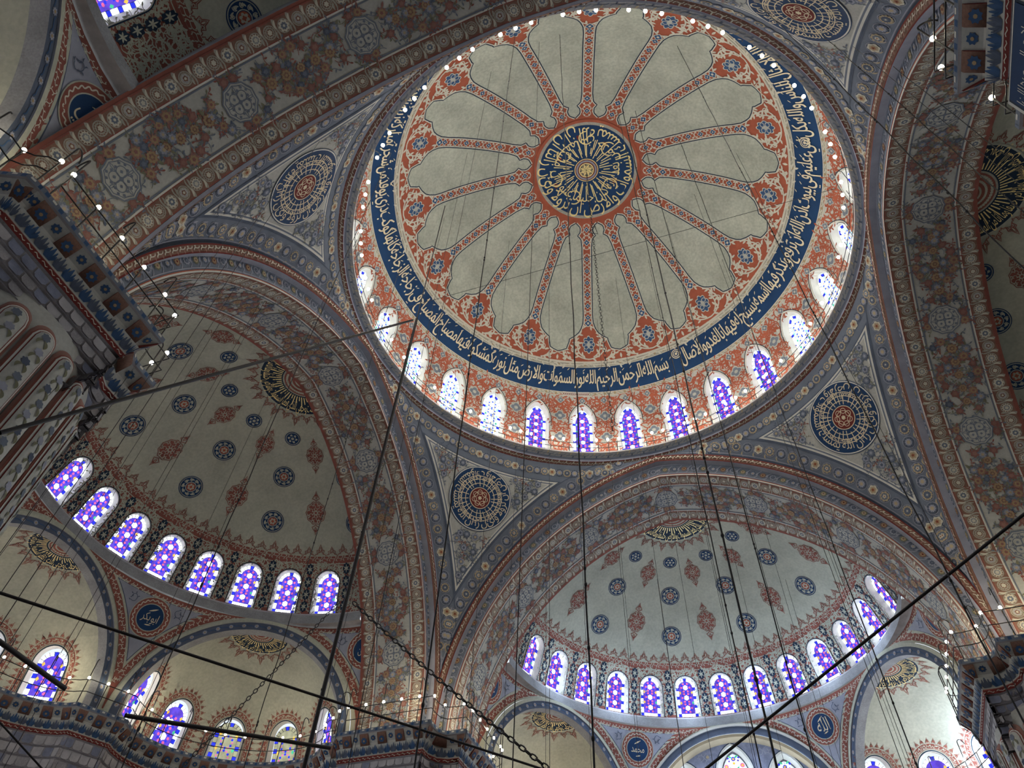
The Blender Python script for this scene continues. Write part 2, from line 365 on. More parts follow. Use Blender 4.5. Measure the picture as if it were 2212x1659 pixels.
def venetian(hw,h,hs):
    """richer window: flower wreaths, small coloured panes round pale ovals"""
    L=[fillout(archoutline(hw,h,hs,'ogive'),'joint',0),fillout(archoutline(hw*.93,h*.97,hs,'ogive'),'g_pale',.4)]
    rnd=random.Random(5)
    for r in range(int(h/(hw*.8))):
        y=hw*.45+r*hw*.8
        L.append(petals(hw*.40,6,.15,'g_white',.5,5,(0,y)))
        L.append(petals(hw*.12,5,.4,('g_yellow','g_pink','g_green')[r%3],.7,4,(0,y)))
        for s in(-1,1):
            x=s*hw*.68
            if y<hs*1.02:
                L.append(disc(hw*.19,'g_white',.5,8,(x,y))); L.append(petals(hw*.13,5,.5,('g_pink','g_violet','g_cyan')[(r+(s>0))%3],.6,4,(x,y)))
                L.append(disc(hw*.11,'g_pink',.6,6,(x,y+hw*.4))); L.append(disc(hw*.05,'g_yellow',.7,6,(x,y+hw*.4)))
            L.append(disc(hw*.08,'g_blue',.55,6,(s*hw*.36,y+hw*.36)))
            L.append(leaf(hw*.3,hw*.13,'g_green',.6,(s*hw*.1,y+hw*.36),PI/2-s*.9))
    for k in range(7):
        a=PI*(k+.5)/7; c=(hw*.72*math.cos(a),hs+(h-hs)*.70*math.sin(a)); L.append(disc(hw*.16,('g_cyan','g_pink','g_white','g_blue','g_white','g_pink','g_cyan')[k],.6,8,c)); L.append(petals(hw*.1,5,.5,'g_yellow' if k%2 else 'g_violet',.7,4,c))
    return L
def make_window(S,uc,hw,vb,vs,vt,kind,dep=.32,shr=.80,style='a',surr=.10,pat=None,zl=1.):
    """a window set in surface S: part 'surround' painted round it, own mesh the splayed reveal, part 'stained_glass'"""
    n=21; mu=S.m2u((vb+vs)/2) if isinstance(S,Rev) else 1.; 
    t=np.sin(np.linspace(-PI/2,PI/2,n)); f=np.array([(1-x*x)**.5 if kind=='round' else float(ogive(abs(x))) for x in t])
    def outline(h_,b_,s_,t_): return np.vstack([[(uc-h_,b_)],np.c_[uc+t*h_,s_+(t_-s_)*f],[(uc+h_,b_)]])
    A=outline(hw,vb,vs,vt); mv=S.m2v(vs) if isinstance(S,Rev) else 1.
    dv=(1-shr)*hw/mu*mv
    B=outline(hw*shr,vb+dv*.4,vs,vt-dv)
    g=Geo(); G=np.stack([S.P(A[:,0],A[:,1],.0),S.P(A[:,0],A[:,1],-.05),S.P(B[:,0],B[:,1],-dep)],1); g.grid(G,'reveal')
    bt=np.stack([S.P(A[[0,-1],0],A[[0,-1],1]),S.P(B[[0,-1],0],B[[0,-1],1],-dep)],0); g.grid(bt,'reveal')
    c=S.c if isinstance(S,Rev) else np.array(S.P(np.array([uc]),np.array([vb])))[0]
    w=g.build('window',loc=c); w['org']=[float(q) for q in c]
    g=Geo(); 
    for a,b,m,l in ((0,surr,'ivory',1.2),(surr,surr+.045,'inknavy',1.5)):
        X=outline(hw+a*mu,vb-a*mv*.0,vs,vt+a*mv*1.1);Y=outline(hw+b*mu,vb-b*mv*.0,vs,vt+b*mv*1.1); uvstrip(g,S,X,Y,m,l)
    g.build('window_surround',w)
    g=Geo(); h=(vt-dv-vb-dv*.4)/mv; hs=(vs-vb-dv*.4)/mv; L=(pat or glass)(hw*shr/mu,h,hs,kind,style) if pat is None else pat(hw*shr/mu,h,hs)
    stamp(g,S,L,[(uc,vb+dv*.4)],base=-dep)
    g.build('stained_glass',w)
    tag(w,kind='structure'); return w
# ------------------------------------------------------------------ lettering (Arabic glyphs joined by hand, as triangles)
AR={}
for ch,code,n in [('ا',0xFE8D,2),('أ',0xFE83,2),('إ',0xFE87,2),('آ',0xFE81,2),('ب',0xFE8F,4),('ة',0xFE93,2),('ت',0xFE95,4),('ث',0xFE99,4),('ج',0xFE9D,4),('ح',0xFEA1,4),('خ',0xFEA5,4),('د',0xFEA9,2),('ذ',0xFEAB,2),('ر',0xFEAD,2),('ز',0xFEAF,2),('س',0xFEB1,4),('ش',0xFEB5,4),('ص',0xFEB9,4),('ض',0xFEBD,4),('ط',0xFEC1,4),('ظ',0xFEC5,4),('ع',0xFEC9,4),('غ',0xFECD,4),('ف',0xFED1,4),('ق',0xFED5,4),('ك',0xFED9,4),('ل',0xFEDD,4),('م',0xFEE1,4),('ن',0xFEE5,4),('ه',0xFEE9,4),('و',0xFEED,2),('ى',0xFEEF,2),('ي',0xFEF1,4),('ء',0xFE80,1)]: AR[ch]=(code,n)
def shape(t):
    out=[]
    for w in t.split(' '):
        w=w.replace('لله','\uE001').replace('لا','\uE000'); g=[]
        for i,ch in enumerate(w):
            pj=i>0 and (AR.get(w[i-1],(0,1))[1]==4); nx=i+1<len(w)
            if ch=='\uE000': g.append(chr(0xFEFC if pj else 0xFEFB)); continue
            if ch=='\uE001': g+= [chr(0xFEDF),chr(0xFEE0),chr(0xFEEA)]; continue
            c,n=AR.get(ch,(ord(ch),1)); nj=nx and n==4 and w[i+1]!='ء'
            if n==1: g.append(chr(c))
            else: g.append(chr(c+(3 if pj and nj else 1 if pj else 2 if nj else 0) if n==4 else c+(1 if pj else 0)))
        out.append(g)
    return out
_GC={}
def glyph(ch):
    if ch in _GC: return _GC[ch]
    def mesh(body):
        d=bpy.data.curves.new('glyph','FONT'); d.body=body; d.resolution_u=3; o=bpy.data.objects.new('glyph',d); COL.objects.link(o)
        bpy.context.view_layer.update(); e=o.evaluated_get(bpy.context.evaluated_depsgraph_get()); me=e.to_mesh(); me.calc_loop_triangles()
        V=np.array([v.co[:2] for v in me.vertices]).reshape(-1,2); T=np.array([t.vertices[:] for t in me.loop_triangles]).reshape(-1,3); e.to_mesh_clear(); bpy.data.objects.remove(o); bpy.data.curves.remove(d); return V,T
    V,T=mesh(ch); I0=mesh('I')[0][:,0].min(); A=mesh(ch+'I')[0]; adv=A[:,0].max()-mesh('I')[0][:,0].max()
    _GC[ch]=(V,T,max(adv,.1)); return _GC[ch]
def text(t,ys=1.5,gap=.16,bold=0.):
    """right-to-left line; returns verts (x from 0 leftwards negative), tris, width; unit = letter size"""
    x=0.;VV=[];TT=[];n=0
    for w in shape(t):
        for ch in w:
            V,T,a=glyph(ch); x-=a
            if len(V): VV.append(V*[1.04,1]+[x,0]); TT.append(T+n); n+=len(V)
        x-=gap
    V=np.vstack(VV)*[1,ys]; return V,np.vstack(TT),-x
VERSE='بسم الله الرحمن الرحيم الله نور السموات والارض مثل نوره كمشكوة فيها مصباح المصباح في زجاجة الزجاجة كانها كوكب دري يوقد من شجرة مباركة زيتونة لا شرقية ولا غربية يكاد زيتها يضيء ولو لم تمسسه نار نور على نور يهدي الله لنوره من يشاء ويضرب الله الامثال للناس والله بكل شيء عليم في بيوت اذن الله ان ترفع ويذكر فيها اسمه يسبح له فيها بالغدو والاصال'
CROWN='ان الله يمسك السموات والارض ان تزولا ولئن زالتا ان امسكهما من احد من بعده انه كان حليما غفورا'
FACEV='اني وجهت وجهي للذي فطر السموات والارض حنيفا وما انا من المشركين'
# ------------------------------------------------------------------ painted ornament
def rumi(m,w=.055):
    """split-leaf scroll about one metre across"""
    L=[stroke(spiral(.44,.10,-.3,4.2,16),np.linspace(w,w*.6,16),m,1)]
    for a,r,b in((.3,.42,.9),(1.3,.36,2.1),(2.4,.30,3.0),(3.4,.2,4.6)):
        c=(r*math.cos(a),r*math.sin(a)); L.append(leaf(.26,.10,m,1,c,b,.25))
    L.append(leaf(.20,.12,m,1,(-.05,-.06),2.,.2)); L.append(stroke(bez([(.42,-.12),(.5,-.35),(.2,-.5),(0,-.42)],9),w*.8,m,1)); L.append(leaf(.25,.11,m,1,(0,-.42),PI,.3))
    return L
def cloud(m,w=.05):
    return [stroke(bez([(-.45,-.2),(-.2,.35),(.1,-.35),(.45,.2)],12),w,m,1),leaf(.24,.10,m,1,(-.2,.03),1.1,.2),leaf(.24,.10,m,1,(.2,-.03),-2.,.2),leaf(.2,.09,m,1,(.4,.15),2.0,.2),leaf(.2,.09,m,1,(-.4,-.15),-1.2,.2)]
def diamond(m0,m1,r=.3):
    return [petals(r*1.25,4,.30,m0,1.4,6),petals(r,4,.32,m1,1.8,6),petals(r*.4,4,.5,m0,2.2,4),]+[leaf(r*.5,r*.12,m0,2.2,(0,0),k*PI/2+PI/4) for k in range(4)]
def flower(c0,c1,c2,c3=None,k=8):
    L=[petals(.30,k,.22,c0,2,5),petals(.215,k,.25,c1,2.4,4,ph=.3),petals(.12,5,.35,c2,2.8,4)]
    if c3:L.append(disc(.045,c3,3.1,6))
    return L
def tulip(c0,c1,leafm):
    return [leaf(.30,.22,c0,2,(-.02,-.15),PI/2),leaf(.26,.12,c0,2,(0,-.14),PI/2+.6),leaf(.26,.12,c0,2,(0,-.14),PI/2-.6),leaf(.16,.10,c1,2.3,(0,-.09),PI/2),
            leaf(.22,.07,leafm,1.8,(0,-.15),PI+.4,.2),leaf(.22,.07,leafm,1.8,(0,-.15),-.4,-.2)]
def sprig(m,l=1.6): return [stroke(bez([(-.3,-.1),(-.1,.15),(.1,-.15),(.3,.1)],8),.025,m,l)]+[leaf(.15,.065,m,l,(x,y),a) for x,y,a in((-.2,.02,1.2),(0,0,-1.3),(.2,.03,1.9),(.28,.09,.2))]
def vine(P,w,m,l,lf=.18,step=2,lm=None):
    L=[stroke(P,w,m,l)]; 
    for i in range(1,len(P)-1,step):
        d=P[i+1]-P[i-1]; a=math.atan2(d[1],d[0])+(1 if (i//step)%2 else -1)*.9; L.append(leaf(lf,lf*.4,lm or m,l,P[i],a))
    return L
def border_tile(i,ground='brown',pale='greige',hi='cream'):
    """one flower of the large border (0.62 wide) with its S-shaped leaf; flowers differ in turn"""
    L=[]; P=bez([(.30,-.34),(.16,-.16),(.44,.16),(.30,.34)],9)
    L+= [stroke(P,np.linspace(.10,.045,9),pale,1.3),leaf(.30,.09,hi,1.5,(.36,-.30),PI/2+.25,.15),leaf(.24,.08,pale,1.4,(.22,.30),-PI/2+.2,-.15)]
    L+= [ring(.205,.245,pale,1.3,18)]
    k=i%4
    if k==0: L+= [petals(.21,8,.2,hi,1.6,4),petals(.13,8,.25,'slate',2,4),disc(.05,hi,2.3,6)]
    elif k==1: L+= [petals(.20,14,.25,pale,1.6,3,sharp=True),petals(.14,10,.3,'brown',1.9,3),petals(.10,6,.3,hi,2.2,4)]
    elif k==2: L+= [petals(.215,12,.35,hi,1.6,3,sharp=True),petals(.13,8,.2,'greyband',2,4),petals(.08,5,.3,hi,2.3,4)]
    else: L+= [disc(.19,pale,1.6,14),petals(.16,7,.25,'stonelight',1.9,4),petals(.10,5,.25,'brown',2.1,4),disc(.05,hi,2.4,6)]
    return L
def octagon(m='slate',bg='ivory'):
    th=np.arange(40)*2*PI/40; r=lambda a:a*(1-.07*np.abs(np.sin(5*th)))
    L=[fan(r(.66),th,bg,1.8)]
    for a,b in((.66,.61),(.56,.53)):
        A=np.c_[r(a)*np.cos(th),r(a)*np.sin(th)];B=np.c_[r(b)*np.cos(th),r(b)*np.sin(th)]; i=np.arange(40);j=(i+1)%40
        L.append((m,np.vstack([A,B]),np.vstack([np.c_[i,j,i+40],np.c_[j,j+40,i+40]]),2.2))
    for k in range(4):
        a=k*PI/2; L.append(stroke(spiral(.17,.17,0,2*PI,15,c=(.22*math.cos(a+PI/4),.22*math.sin(a+PI/4))),.028,m,2.3))
        for q in(-.28,.28): L.append(stroke(bez([(.05*math.cos(a),.05*math.sin(a)),(.25*math.cos(a+q),.25*math.sin(a+q)),(.4*math.cos(a-q),.4*math.sin(a-q)),(.52*math.cos(a),.52*math.sin(a))],9),.024,m,2.3))
        for rr,aa in((.22,PI/4),(.36,.25),(.36,-.25),(.47,PI/4+.2),(.47,PI/4-.2)): L.append(petals(.055,4,.4,m,2.4,3,c=(rr*math.cos(a+aa),rr*math.sin(a+aa))))
    L.append(petals(.07,4,.4,m,2.4,4)); return L
def shamsa(m='redpaint',hi='plaster',L0=1.):
    """long lobed red ornament with a bud at each end"""
    th=np.arange(72)*2*PI/72; f=lambda a,b:np.c_[a*np.cos(th),b*np.sin(th)]*(1-.10*np.abs(np.cos(5*th+PI/2)))[:,None]
    def rg(a0,b0,a1,b1,mm,l): A=f(a0,b0);B=f(a1,b1);i=np.arange(72);j=(i+1)%72; return (mm,np.vstack([A,B]),np.vstack([np.c_[i,j,i+72],np.c_[j,j+72,i+72]]),l)
    L=[rg(.62,.72,.58,.68,m,1.5),(m,np.vstack([[[0,0]],f(.53,.63)]),np.c_[np.zeros(72,int),np.arange(72)+1,(np.arange(72)+1)%72+1],1.4)]
    for k in range(8):
        a=k*PI/4+PI/8; e=np.array([math.cos(a),1.18*math.sin(a)]); L.append(stroke(spiral(.13,.05,a+2.6,a+7.6,12,c=e*.33),.030,hi,2)); L.append(leaf(.17,.06,hi,2,e*.40,a+.5,.2)); L.append(leaf(.17,.06,hi,2,e*.40,a-.5,-.2)); L.append(leaf(.20,.05,hi,2,e*.05,a))
    L+= [petals(.14,8,.3,hi,2.2,4),petals(.09,8,.3,m,2.4,4)]
    for s in(1,-1):
        c=(0,s*.98); a=s*PI/2
        O=np.array([(0,-.30),(.05,-.22),(.22,-.14),(.13,0),(.05,.1),(0,.32),(-.05,.1),(-.13,0),(-.22,-.14),(-.05,-.22)])*[1,s]+np.array(c)
        L.append(stroke(O,.045,m,1.5,closed=True)); L.append(leaf(.30,.14,m,1.5,(0,s*.82),a)); L.append(leaf(.14,.05,hi,2,(0,s*.88),a))
    return L
def roundel(r=.62,blue='navy',hi='plaster'):
    L=[ring(r*.94,r,blue,1.5,36),disc(r*.87,blue,1.4,36),ring(r*.40,r*.46,hi,2,24),disc(r*.36,'redpaint',2,20),petals(r*.30,6,.35,hi,2.3,4),petals(r*.15,4,.4,'redpaint',2.5,4)]
    for k in range(9):
        a=k*2*PI/9; c=(r*.67*math.cos(a),r*.67*math.sin(a)); L.append(petals(r*.12,5,.3,hi,2,4,c=c)); L.append(stroke(spiral(r*.15,r*.15,a+.6,a+3.2,8,c=c),.03,hi,2)); L.append(leaf(r*.26,r*.10,hi,2,(r*.62*math.cos(a+.35),r*.62*math.sin(a+.35)),a+.35+1.2))
    return L
def smallroundel(r=.40,blue='navy',hi='plaster'):
    return [ring(r*.90,r,blue,1.5,28),disc(r*.80,blue,1.4,28)]+[petals(r*.16,5,.3,hi,2,4,c=(r*.5*math.cos(a),r*.5*math.sin(a))) for a in np.arange(6)*PI/3]+[petals(r*.22,6,.35,hi,2,4)]+[leaf(r*.3,r*.1,hi,2,(r*.35*math.cos(a),r*.35*math.sin(a)),a+1.1) for a in np.arange(6)*PI/3+.5]
def merlon(m='redpaint',hi='plaster',w=.62,h=.75):
    """one pointed leaf of a painted cresting; base at y=0"""
    O=np.array([(-.5,0),(-.42,.18),(-.26,.16),(-.30,.34),(-.36,.48),(-.16,.56),(-.10,.74),(0,1.),(.10,.74),(.16,.56),(.36,.48),(.30,.34),(.26,.16),(.42,.18),(.5,0)])*[w,h]
    L=[stroke(O,.035,m,1.6)]; c=np.array([0,.35*h]); I=(O-c)*.74+c; I[:,1]=np.maximum(I[:,1],0); n=len(I); i=np.arange(n-1)
    L.append((m,np.vstack([[c],I]),np.c_[0*i,i+1,i+2],1.4))
    L+= [stroke(spiral(.10*w,.05*w,.4,5.2,9,c=(s*.16*w,.33*h)),.028,hi,2) for s in(-1,1)]+[leaf(.34*h,.10*w,hi,2,(0,.38*h),PI/2),leaf(.2*h,.08*w,hi,2,(0,.1*h),PI/2)]
    return L
def radial_text(t,r0,h,a0,m,span=2*PI,ys=None,l=3,inward=True):
    V,T,wd=text(t,1.); k=span/wd; x=V[:,0]*k; y=V[:,1]*h/.75; r=r0-y if inward else r0+y
    a=a0+(x if inward else x)*(-1 if inward else 1)
    # tops of the letters point to the centre; letters run clockwise seen from below
    a=-PI/2+a0+x if inward else PI/2-a0-x
    return (m,np.c_[r*np.cos(a),r*np.sin(a)],T,l)
def calligraphy_disc(R,t1,t2,navy='navy',gold='paleleaf',core='darkred',sp=24):
    """round inscription: navy disc, gold letters standing round it, radiating stems, dark red heart"""
    L=[disc(R,navy,1.4,60),ring(R*.955,R*.985,'ivory',1.8,60),]
    c=.33*R
    for q in(.47,.60,.70): L.append(ring(R*q-.022*R,R*q,gold,2,60))
    for k in range(sp):
        a=2*PI*k/sp+.05*math.sin(k*5); r0=(.36,.36,.42)[k%3]*R; r1=(.62,.72,.74)[(k*7)%3]*R
        L.append(stroke([(r0*math.cos(a),r0*math.sin(a)),(r1*math.cos(a+.03),r1*math.sin(a+.03))],.022*R,gold,2.1))
    L.append(radial_text(t1,R*.85,R*.27,0,gold,2*PI,l=2.3)); L.append(radial_text(t2,R*.66,R*.17,.4,gold,2*PI,l=2.2))
    L+= [disc(c,gold,2.5,32),disc(c*.93,core,2.7,32),ring(c*.55,c*.60,gold,2.9,28)]+[stroke(spiral(c*.22,c*.22,0,2*PI,11,c=(c*.55*math.cos(a),c*.55*math.sin(a))),c*.05,gold,3) for a in np.arange(7)*2*PI/7]+[petals(c*.2,6,.4,gold,3,4)]
    return L
DW0=-18.97; DWS=360/28.
rnd=random.Random(3); RS=np.random.RandomState(4)
def jgrid(u0,u1,v0,v1,du,dv,j=.25,stag=True):
    out=[];nv=max(1,int(round((v1-v0)/dv)))
    for i in range(nv):
        v=v0+(i+.5)*(v1-v0)/nv; nu=max(1,int(round((u1-u0)/du)))
        for k in range(nu):
            out.append((u0+(k+.5+(.5 if stag and i%2 else 0))*(u1-u0)/nu+RS.uniform(-j,j)*du,v+RS.uniform(-j,j)*dv))
    return np.array(out)
ROOT={}
def part(root,name,f,label=None,**k):
    g=Geo(); f(g); o=g.build(name,root); 
    if label:o['label']=label
    return o
# ---- main dome
dome=empty('dome_ceiling',label='great central dome with sixteen red ribs on grey plaster and a gold lettered crown',cat='dome',kind='structure')
WOP=dict(hw=3.35,vb=1.2,vs=18.2,vt=23.3)
def f(g):
    wall(g,DOME,-180+DW0+DWS/2,180+DW0+DWS/2,.0,25.7,[(DW0+DWS*i,WOP['hw'],WOP['vb'],WOP['vs'],WOP['vt'],'ogive') for i in range(-13,15)],'field',du=2.2,nv=4,vs_=1.6)
    C=[];
    for i in range(-13,15):
        u=DW0+DWS*(i+.5)
        for v in np.arange(2.,21,2.6): C+= [(u-1.35,v),(u+1.35,v+1.1)]
        for du in (-5.6,-2.4,0.,2.4,5.6): C.append((u+du,24.3))
        C+= [(u-1.9,22.6),(u+1.9,22.6)]
    C=np.array(C); stamp(g,DOME,rumi('redpaint',.10),C,rot=RS.uniform(0,6.28,len(C)),sc=.80)
    C2=C+RS.uniform(-.9,.9,C.shape)*[.8,1.3]; C2[:,1]=np.minimum(C2[:,1],24.5); stamp(g,DOME,cloud('redpaint',.10),C2,rot=RS.uniform(0,6.28,len(C)),sc=.8); C2=C+RS.uniform(-1,1,C.shape)*[.8,1.4]; C2[:,1]=np.minimum(C2[:,1],24.6); stamp(g,DOME,sprig('redpaint',1.2),C2,rot=RS.uniform(0,6.28,len(C)),sc=1.5)
    U=[DW0+DWS*(i+.5) for i in range(28)]
    for v in (4.2,12.,19.6): stamp(g,DOME,diamond('field','slate',.34),[(u,v) for u in U],base=.02)
    stamp(g,DOME,diamond('field','slate',.17),[(DW0+DWS*i/2,24.35) for i in range(56)],base=.02)
part(dome,'drum_wall',f,'cream drum wall painted with red scrollwork')
BV0,BV1=26.75,33.7
def f(g):
    uvring(g,DOME,25.7,26.75,'greige',0,nv=1); uvring(g,DOME,33.7,35.1,'greige',0)
    for v in(25.75,26.65,33.75,35.05): uvring(g,DOME,v-.08,v+.08,'cream',1)
    stamp(g,DOME,[disc(.075,'ochre',1.4,8),],[(u,v) for u in np.arange(-180,180,3) for v in(26.2,34.4)])
    stamp(g,DOME,[stroke(bez([(-.12,0),(-.05,.14),(.05,-.14),(.12,0)],7),.035,'cream',1.2)],[(u+1.5+d,v) for u in np.arange(-180,180,3) for v in(26.2,34.4) for d in(-.7,.7)])
part(dome,'gilt_border',f,'grey border with gilt rosettes')
def f(g):   # stretch of older border left in place: dark red links between white lines
    u=np.linspace(-25.0,-16.8,20)
    for v0,v1,m,l in((25.55,26.75,'ivory',3),(25.75,26.55,'madder',3.4)): uvstrip(g,DOME,np.c_[u,np.full(20,v0)],np.c_[u,np.full(20,v1)],m,l)
    stamp(g,DOME,[ring(.055,.085,'ivory',4,12)],[(q,26.15) for q in np.arange(-24.6,-17,.62)]); stamp(g,DOME,[disc(.03,'midblue',4,6)],[(q,26.15) for q in np.arange(-24.3,-17,.62)])
part(dome,'old_border',f,'short strip of older white and dark red chain border')
def f(g):
    u=np.linspace(-180,180,181); v=np.linspace(BV0,BV1,6); G=np.stack(np.meshgrid(v,u,indexing='ij'),-1); g.grid(DOME.P(G[...,1],G[...,0]),'navy')
    V,T,w=text(VERSE,1.,gap=.02); k=356./w; y0,y1=np.percentile(V[:,1],1.5),np.percentile(V[:,1],98.5)
    for dx,dy in((0,0),(.11,.04)): g.tri(DOME.P(9.0+V[:,0]*k+dx,np.clip(27.3+(V[:,1]-y0)/(y1-y0)*5.5,27.0,33.4)+dy,.05+dx*.02),T,'paleleaf')
    for du,dv,s in [(x,RS.uniform(31.0,32.9),.5) for x in np.arange(-180,180,2.6)]: stamp(g,DOME,[leaf(.22,.05,'paleleaf',3,(0,0),.8)],[(du,dv)])
    stamp(g,DOME,[disc(.30,'paleleaf',2,24),disc(.25,'navy',2.3,24),disc(.20,'paleleaf',2.6,20),disc(.15,'navy',2.9,20),petals(.10,6,.4,'paleleaf',3.2,4)],[(12.5,32.),(92.,30.5)])
part(dome,'inscription_band',f,'dark blue band lettered in gold all round the dome')
ribs=[-16.5+22.5*k for k in range(16)]
HWT=np.array([(38.3,0.),(38.7,1.6),(39.2,2.9),(40.3,3.3),(41.3,3.7),(42.0,3.75),(42.4,4.6),(43.0,5.8),(44.0,7.3),(45.2,8.2),(46.8,8.9),(49,9.05),(52,8.85),(56,8.6),(60,8.3),(63.,8.0),(66,7.6),(68.2,7.3),(69.4,6.7),(70.3,6.2),(70.9,4.6),(71.3,3.0),(71.8,3.6),(72.4,4.8),(73.2,4.8),(73.8,4.1),(74.3,2.),(74.7,0)])
def f(g):
    u=np.linspace(-180,180,289); v=np.linspace(35.1,90,56); G=np.stack(np.meshgrid(v,u,indexing='ij'),-1); g.grid(DOME.P(G[...,1],G[...,0]),'redpaint')
    uvring(g,DOME,35.1,35.5,'cream',.6)
    E=np.unique(np.round(np.concatenate([HWT[:,0],np.linspace(38.3,74.7,60)]),2)); Wd=np.interp(E,HWT[:,0],HWT[:,1])
    for r in ribs:
        m=r+11.25
        t=np.linspace(-1,1,13); U=m+Wd[:,None]*t[None]; Vv=np.repeat(E[:,None],13,1); g.grid(DOME.P(U,Vv,LAY*2.2),'plaster_dome')
        for s in(-1,1):
            k=DOME.m2u(E); 
            def off(a): 
                # outward normal in metres of the boundary
                x=Wd/k; y=E*(np.radians(1)*13.3); tx=np.gradient(x);ty=np.gradient(y); n=np.hypot(tx,ty)+1e-9; nx,ny=ty/n,-tx/n
                X=np.maximum(x+nx*a,0);Y=y+ny*a; return np.c_[m+s*X*k,Y/(np.radians(1)*13.3)]
            uvstrip(g,DOME,off(.0),off(.06),'inknavy',2.6); uvstrip(g,DOME,off(.06),off(.12),'cream',2.5); 
part(dome,'painted_vault',f,'grey plaster fields framed by red ribs')
def f(g):
    lob=[petals(.80,10,.10,'field',1.2,5)]
    lob=[xf([petals(.50,8,.22,'cream',1.5,6)],1)[0]]; lob[0]=(lob[0][0],lob[0][1]*[.86,1.25],lob[0][2],lob[0][3])
    q=petals(.45,8,.24,'midblue',1.8,6); lob.append((q[0],q[1]*[.86,1.25],q[2],q[3]))
    lob+= [leaf(.5,.10,'field',2.2,(0,-.25),PI/2),petals(.13,4,.4,'field',2.3,4)]+[stroke(spiral(.13,.13,0,2*PI,11,c=(s*.17,y)),.05,'field',2.2) for s in(-1,1) for y in(.17,-.17)]
    C='cream'
    for s in(-1,1):
        for p in ([(.0,-1.),(.9,-.9),(1.3,-.2),(.75,.35)],[(0,1.35),(.55,1.0),(.95,.9),(1.25,.25)],[(.6,-.1),(.9,.1),(1.0,.5),(.5,.8)],[(1.0,-1.05),(1.7,-.9),(1.9,-.4),(1.5,-.2)],[(0,-1.3),(.8,-1.45),(1.6,-1.25),(2.2,-1.45)],[(.3,-.85),(.75,-.6),(.85,-.1),(.6,.2)]):
            P=bez(p,11)*[s,1]; lob+=vine(P,.085,C,1.2,.30,2)
        for c,a in (((1.2,-.55),.5),((1.55,-.95),2.),((.85,.65),1.5),((2.1,-1.15),0.),((.4,1.15),1.)): lob.append(leaf(.3,.13,C,1.3,(s*c[0],c[1]),a if s>0 else PI-a,.2))
        lob.append(stroke(spiral(.22,.06,PI/2,PI/2-s*5.,12,c=(s*.98,-.35)),.055,C,1.3)); lob.append(stroke(spiral(.20,.06,-PI/2,-PI/2+s*5.,12,c=(s*1.55,-.62)),.05,C,1.3))
        lob.append(petals(.13,5,.35,C,1.4,4,c=(s*.98,-.35)))
    lob+= diamond('cream','midblue',.22) if 0 else xf(diamond('cream','midblue',.20),1,0,(0,1.45))
    lob=sub(lob,.35)
    stamp(g,DOME,lob,[(r,40.4) for r in ribs],base=.01)
    gap=[stroke(bez([(-1.1,-.35),(-.6,.15),(-.2,.05),(0,.22)],9),.055,C,1.2),stroke(bez([(1.1,-.35),(.6,.15),(.2,.05),(0,.22)],9),.055,C,1.2),leaf(.34,.14,C,1.3,(0,-.3),PI/2),petals(.11,5,.3,C,1.4,4,c=(-.5,-.2)),petals(.11,5,.3,C,1.4,4,c=(.5,-.2))]
    stamp(g,DOME,gap,[(r+11.25,37.0) for r in ribs])
    # chain of blue lozenges up every rib, pale S-scrolls between them
    cell=[petals(.20,4,.36,'cream',1.5,6),petals(.155,4,.36,'midblue',1.8,6),petals(.05,4,.3,'cream',2.1,4)]
    for s in(-1,1):
        cell+= [stroke(bez([(0,-.42),(s*.30,-.34),(s*.30,-.10),(s*.12,0)],9),.045,C,1.3),stroke(bez([(0,.42),(s*.30,.34),(s*.30,.10),(s*.12,0)],9),.045,C,1.3),leaf(.18,.08,C,1.3,(s*.12,.22),1.2 if s>0 else 1.9),leaf(.18,.08,C,1.3,(s*.12,-.22),-1.2 if s>0 else -1.9)]
    V=np.arange(48.3,66.5,3.32); stamp(g,DOME,cell,[(r,v) for r in ribs for v in V],sc=np.tile(np.linspace(1.0,.86,len(V)),16))
    end=xf(cell,1.15)+[stroke(spiral(.2,.06,PI/2,PI/2-s*5,10,c=(s*.36,-.1)),.045,C,1.3) for s in(-1,1)]
    stamp(g,DOME,end,[(r,69.6) for r in ribs],sc=.95); stamp(g,DOME,xf(end,1.),[(r,73.2) for r in ribs],sc=.80)
part(dome,'arabesque',f,'cream and blue arabesque painted on the red ribs')
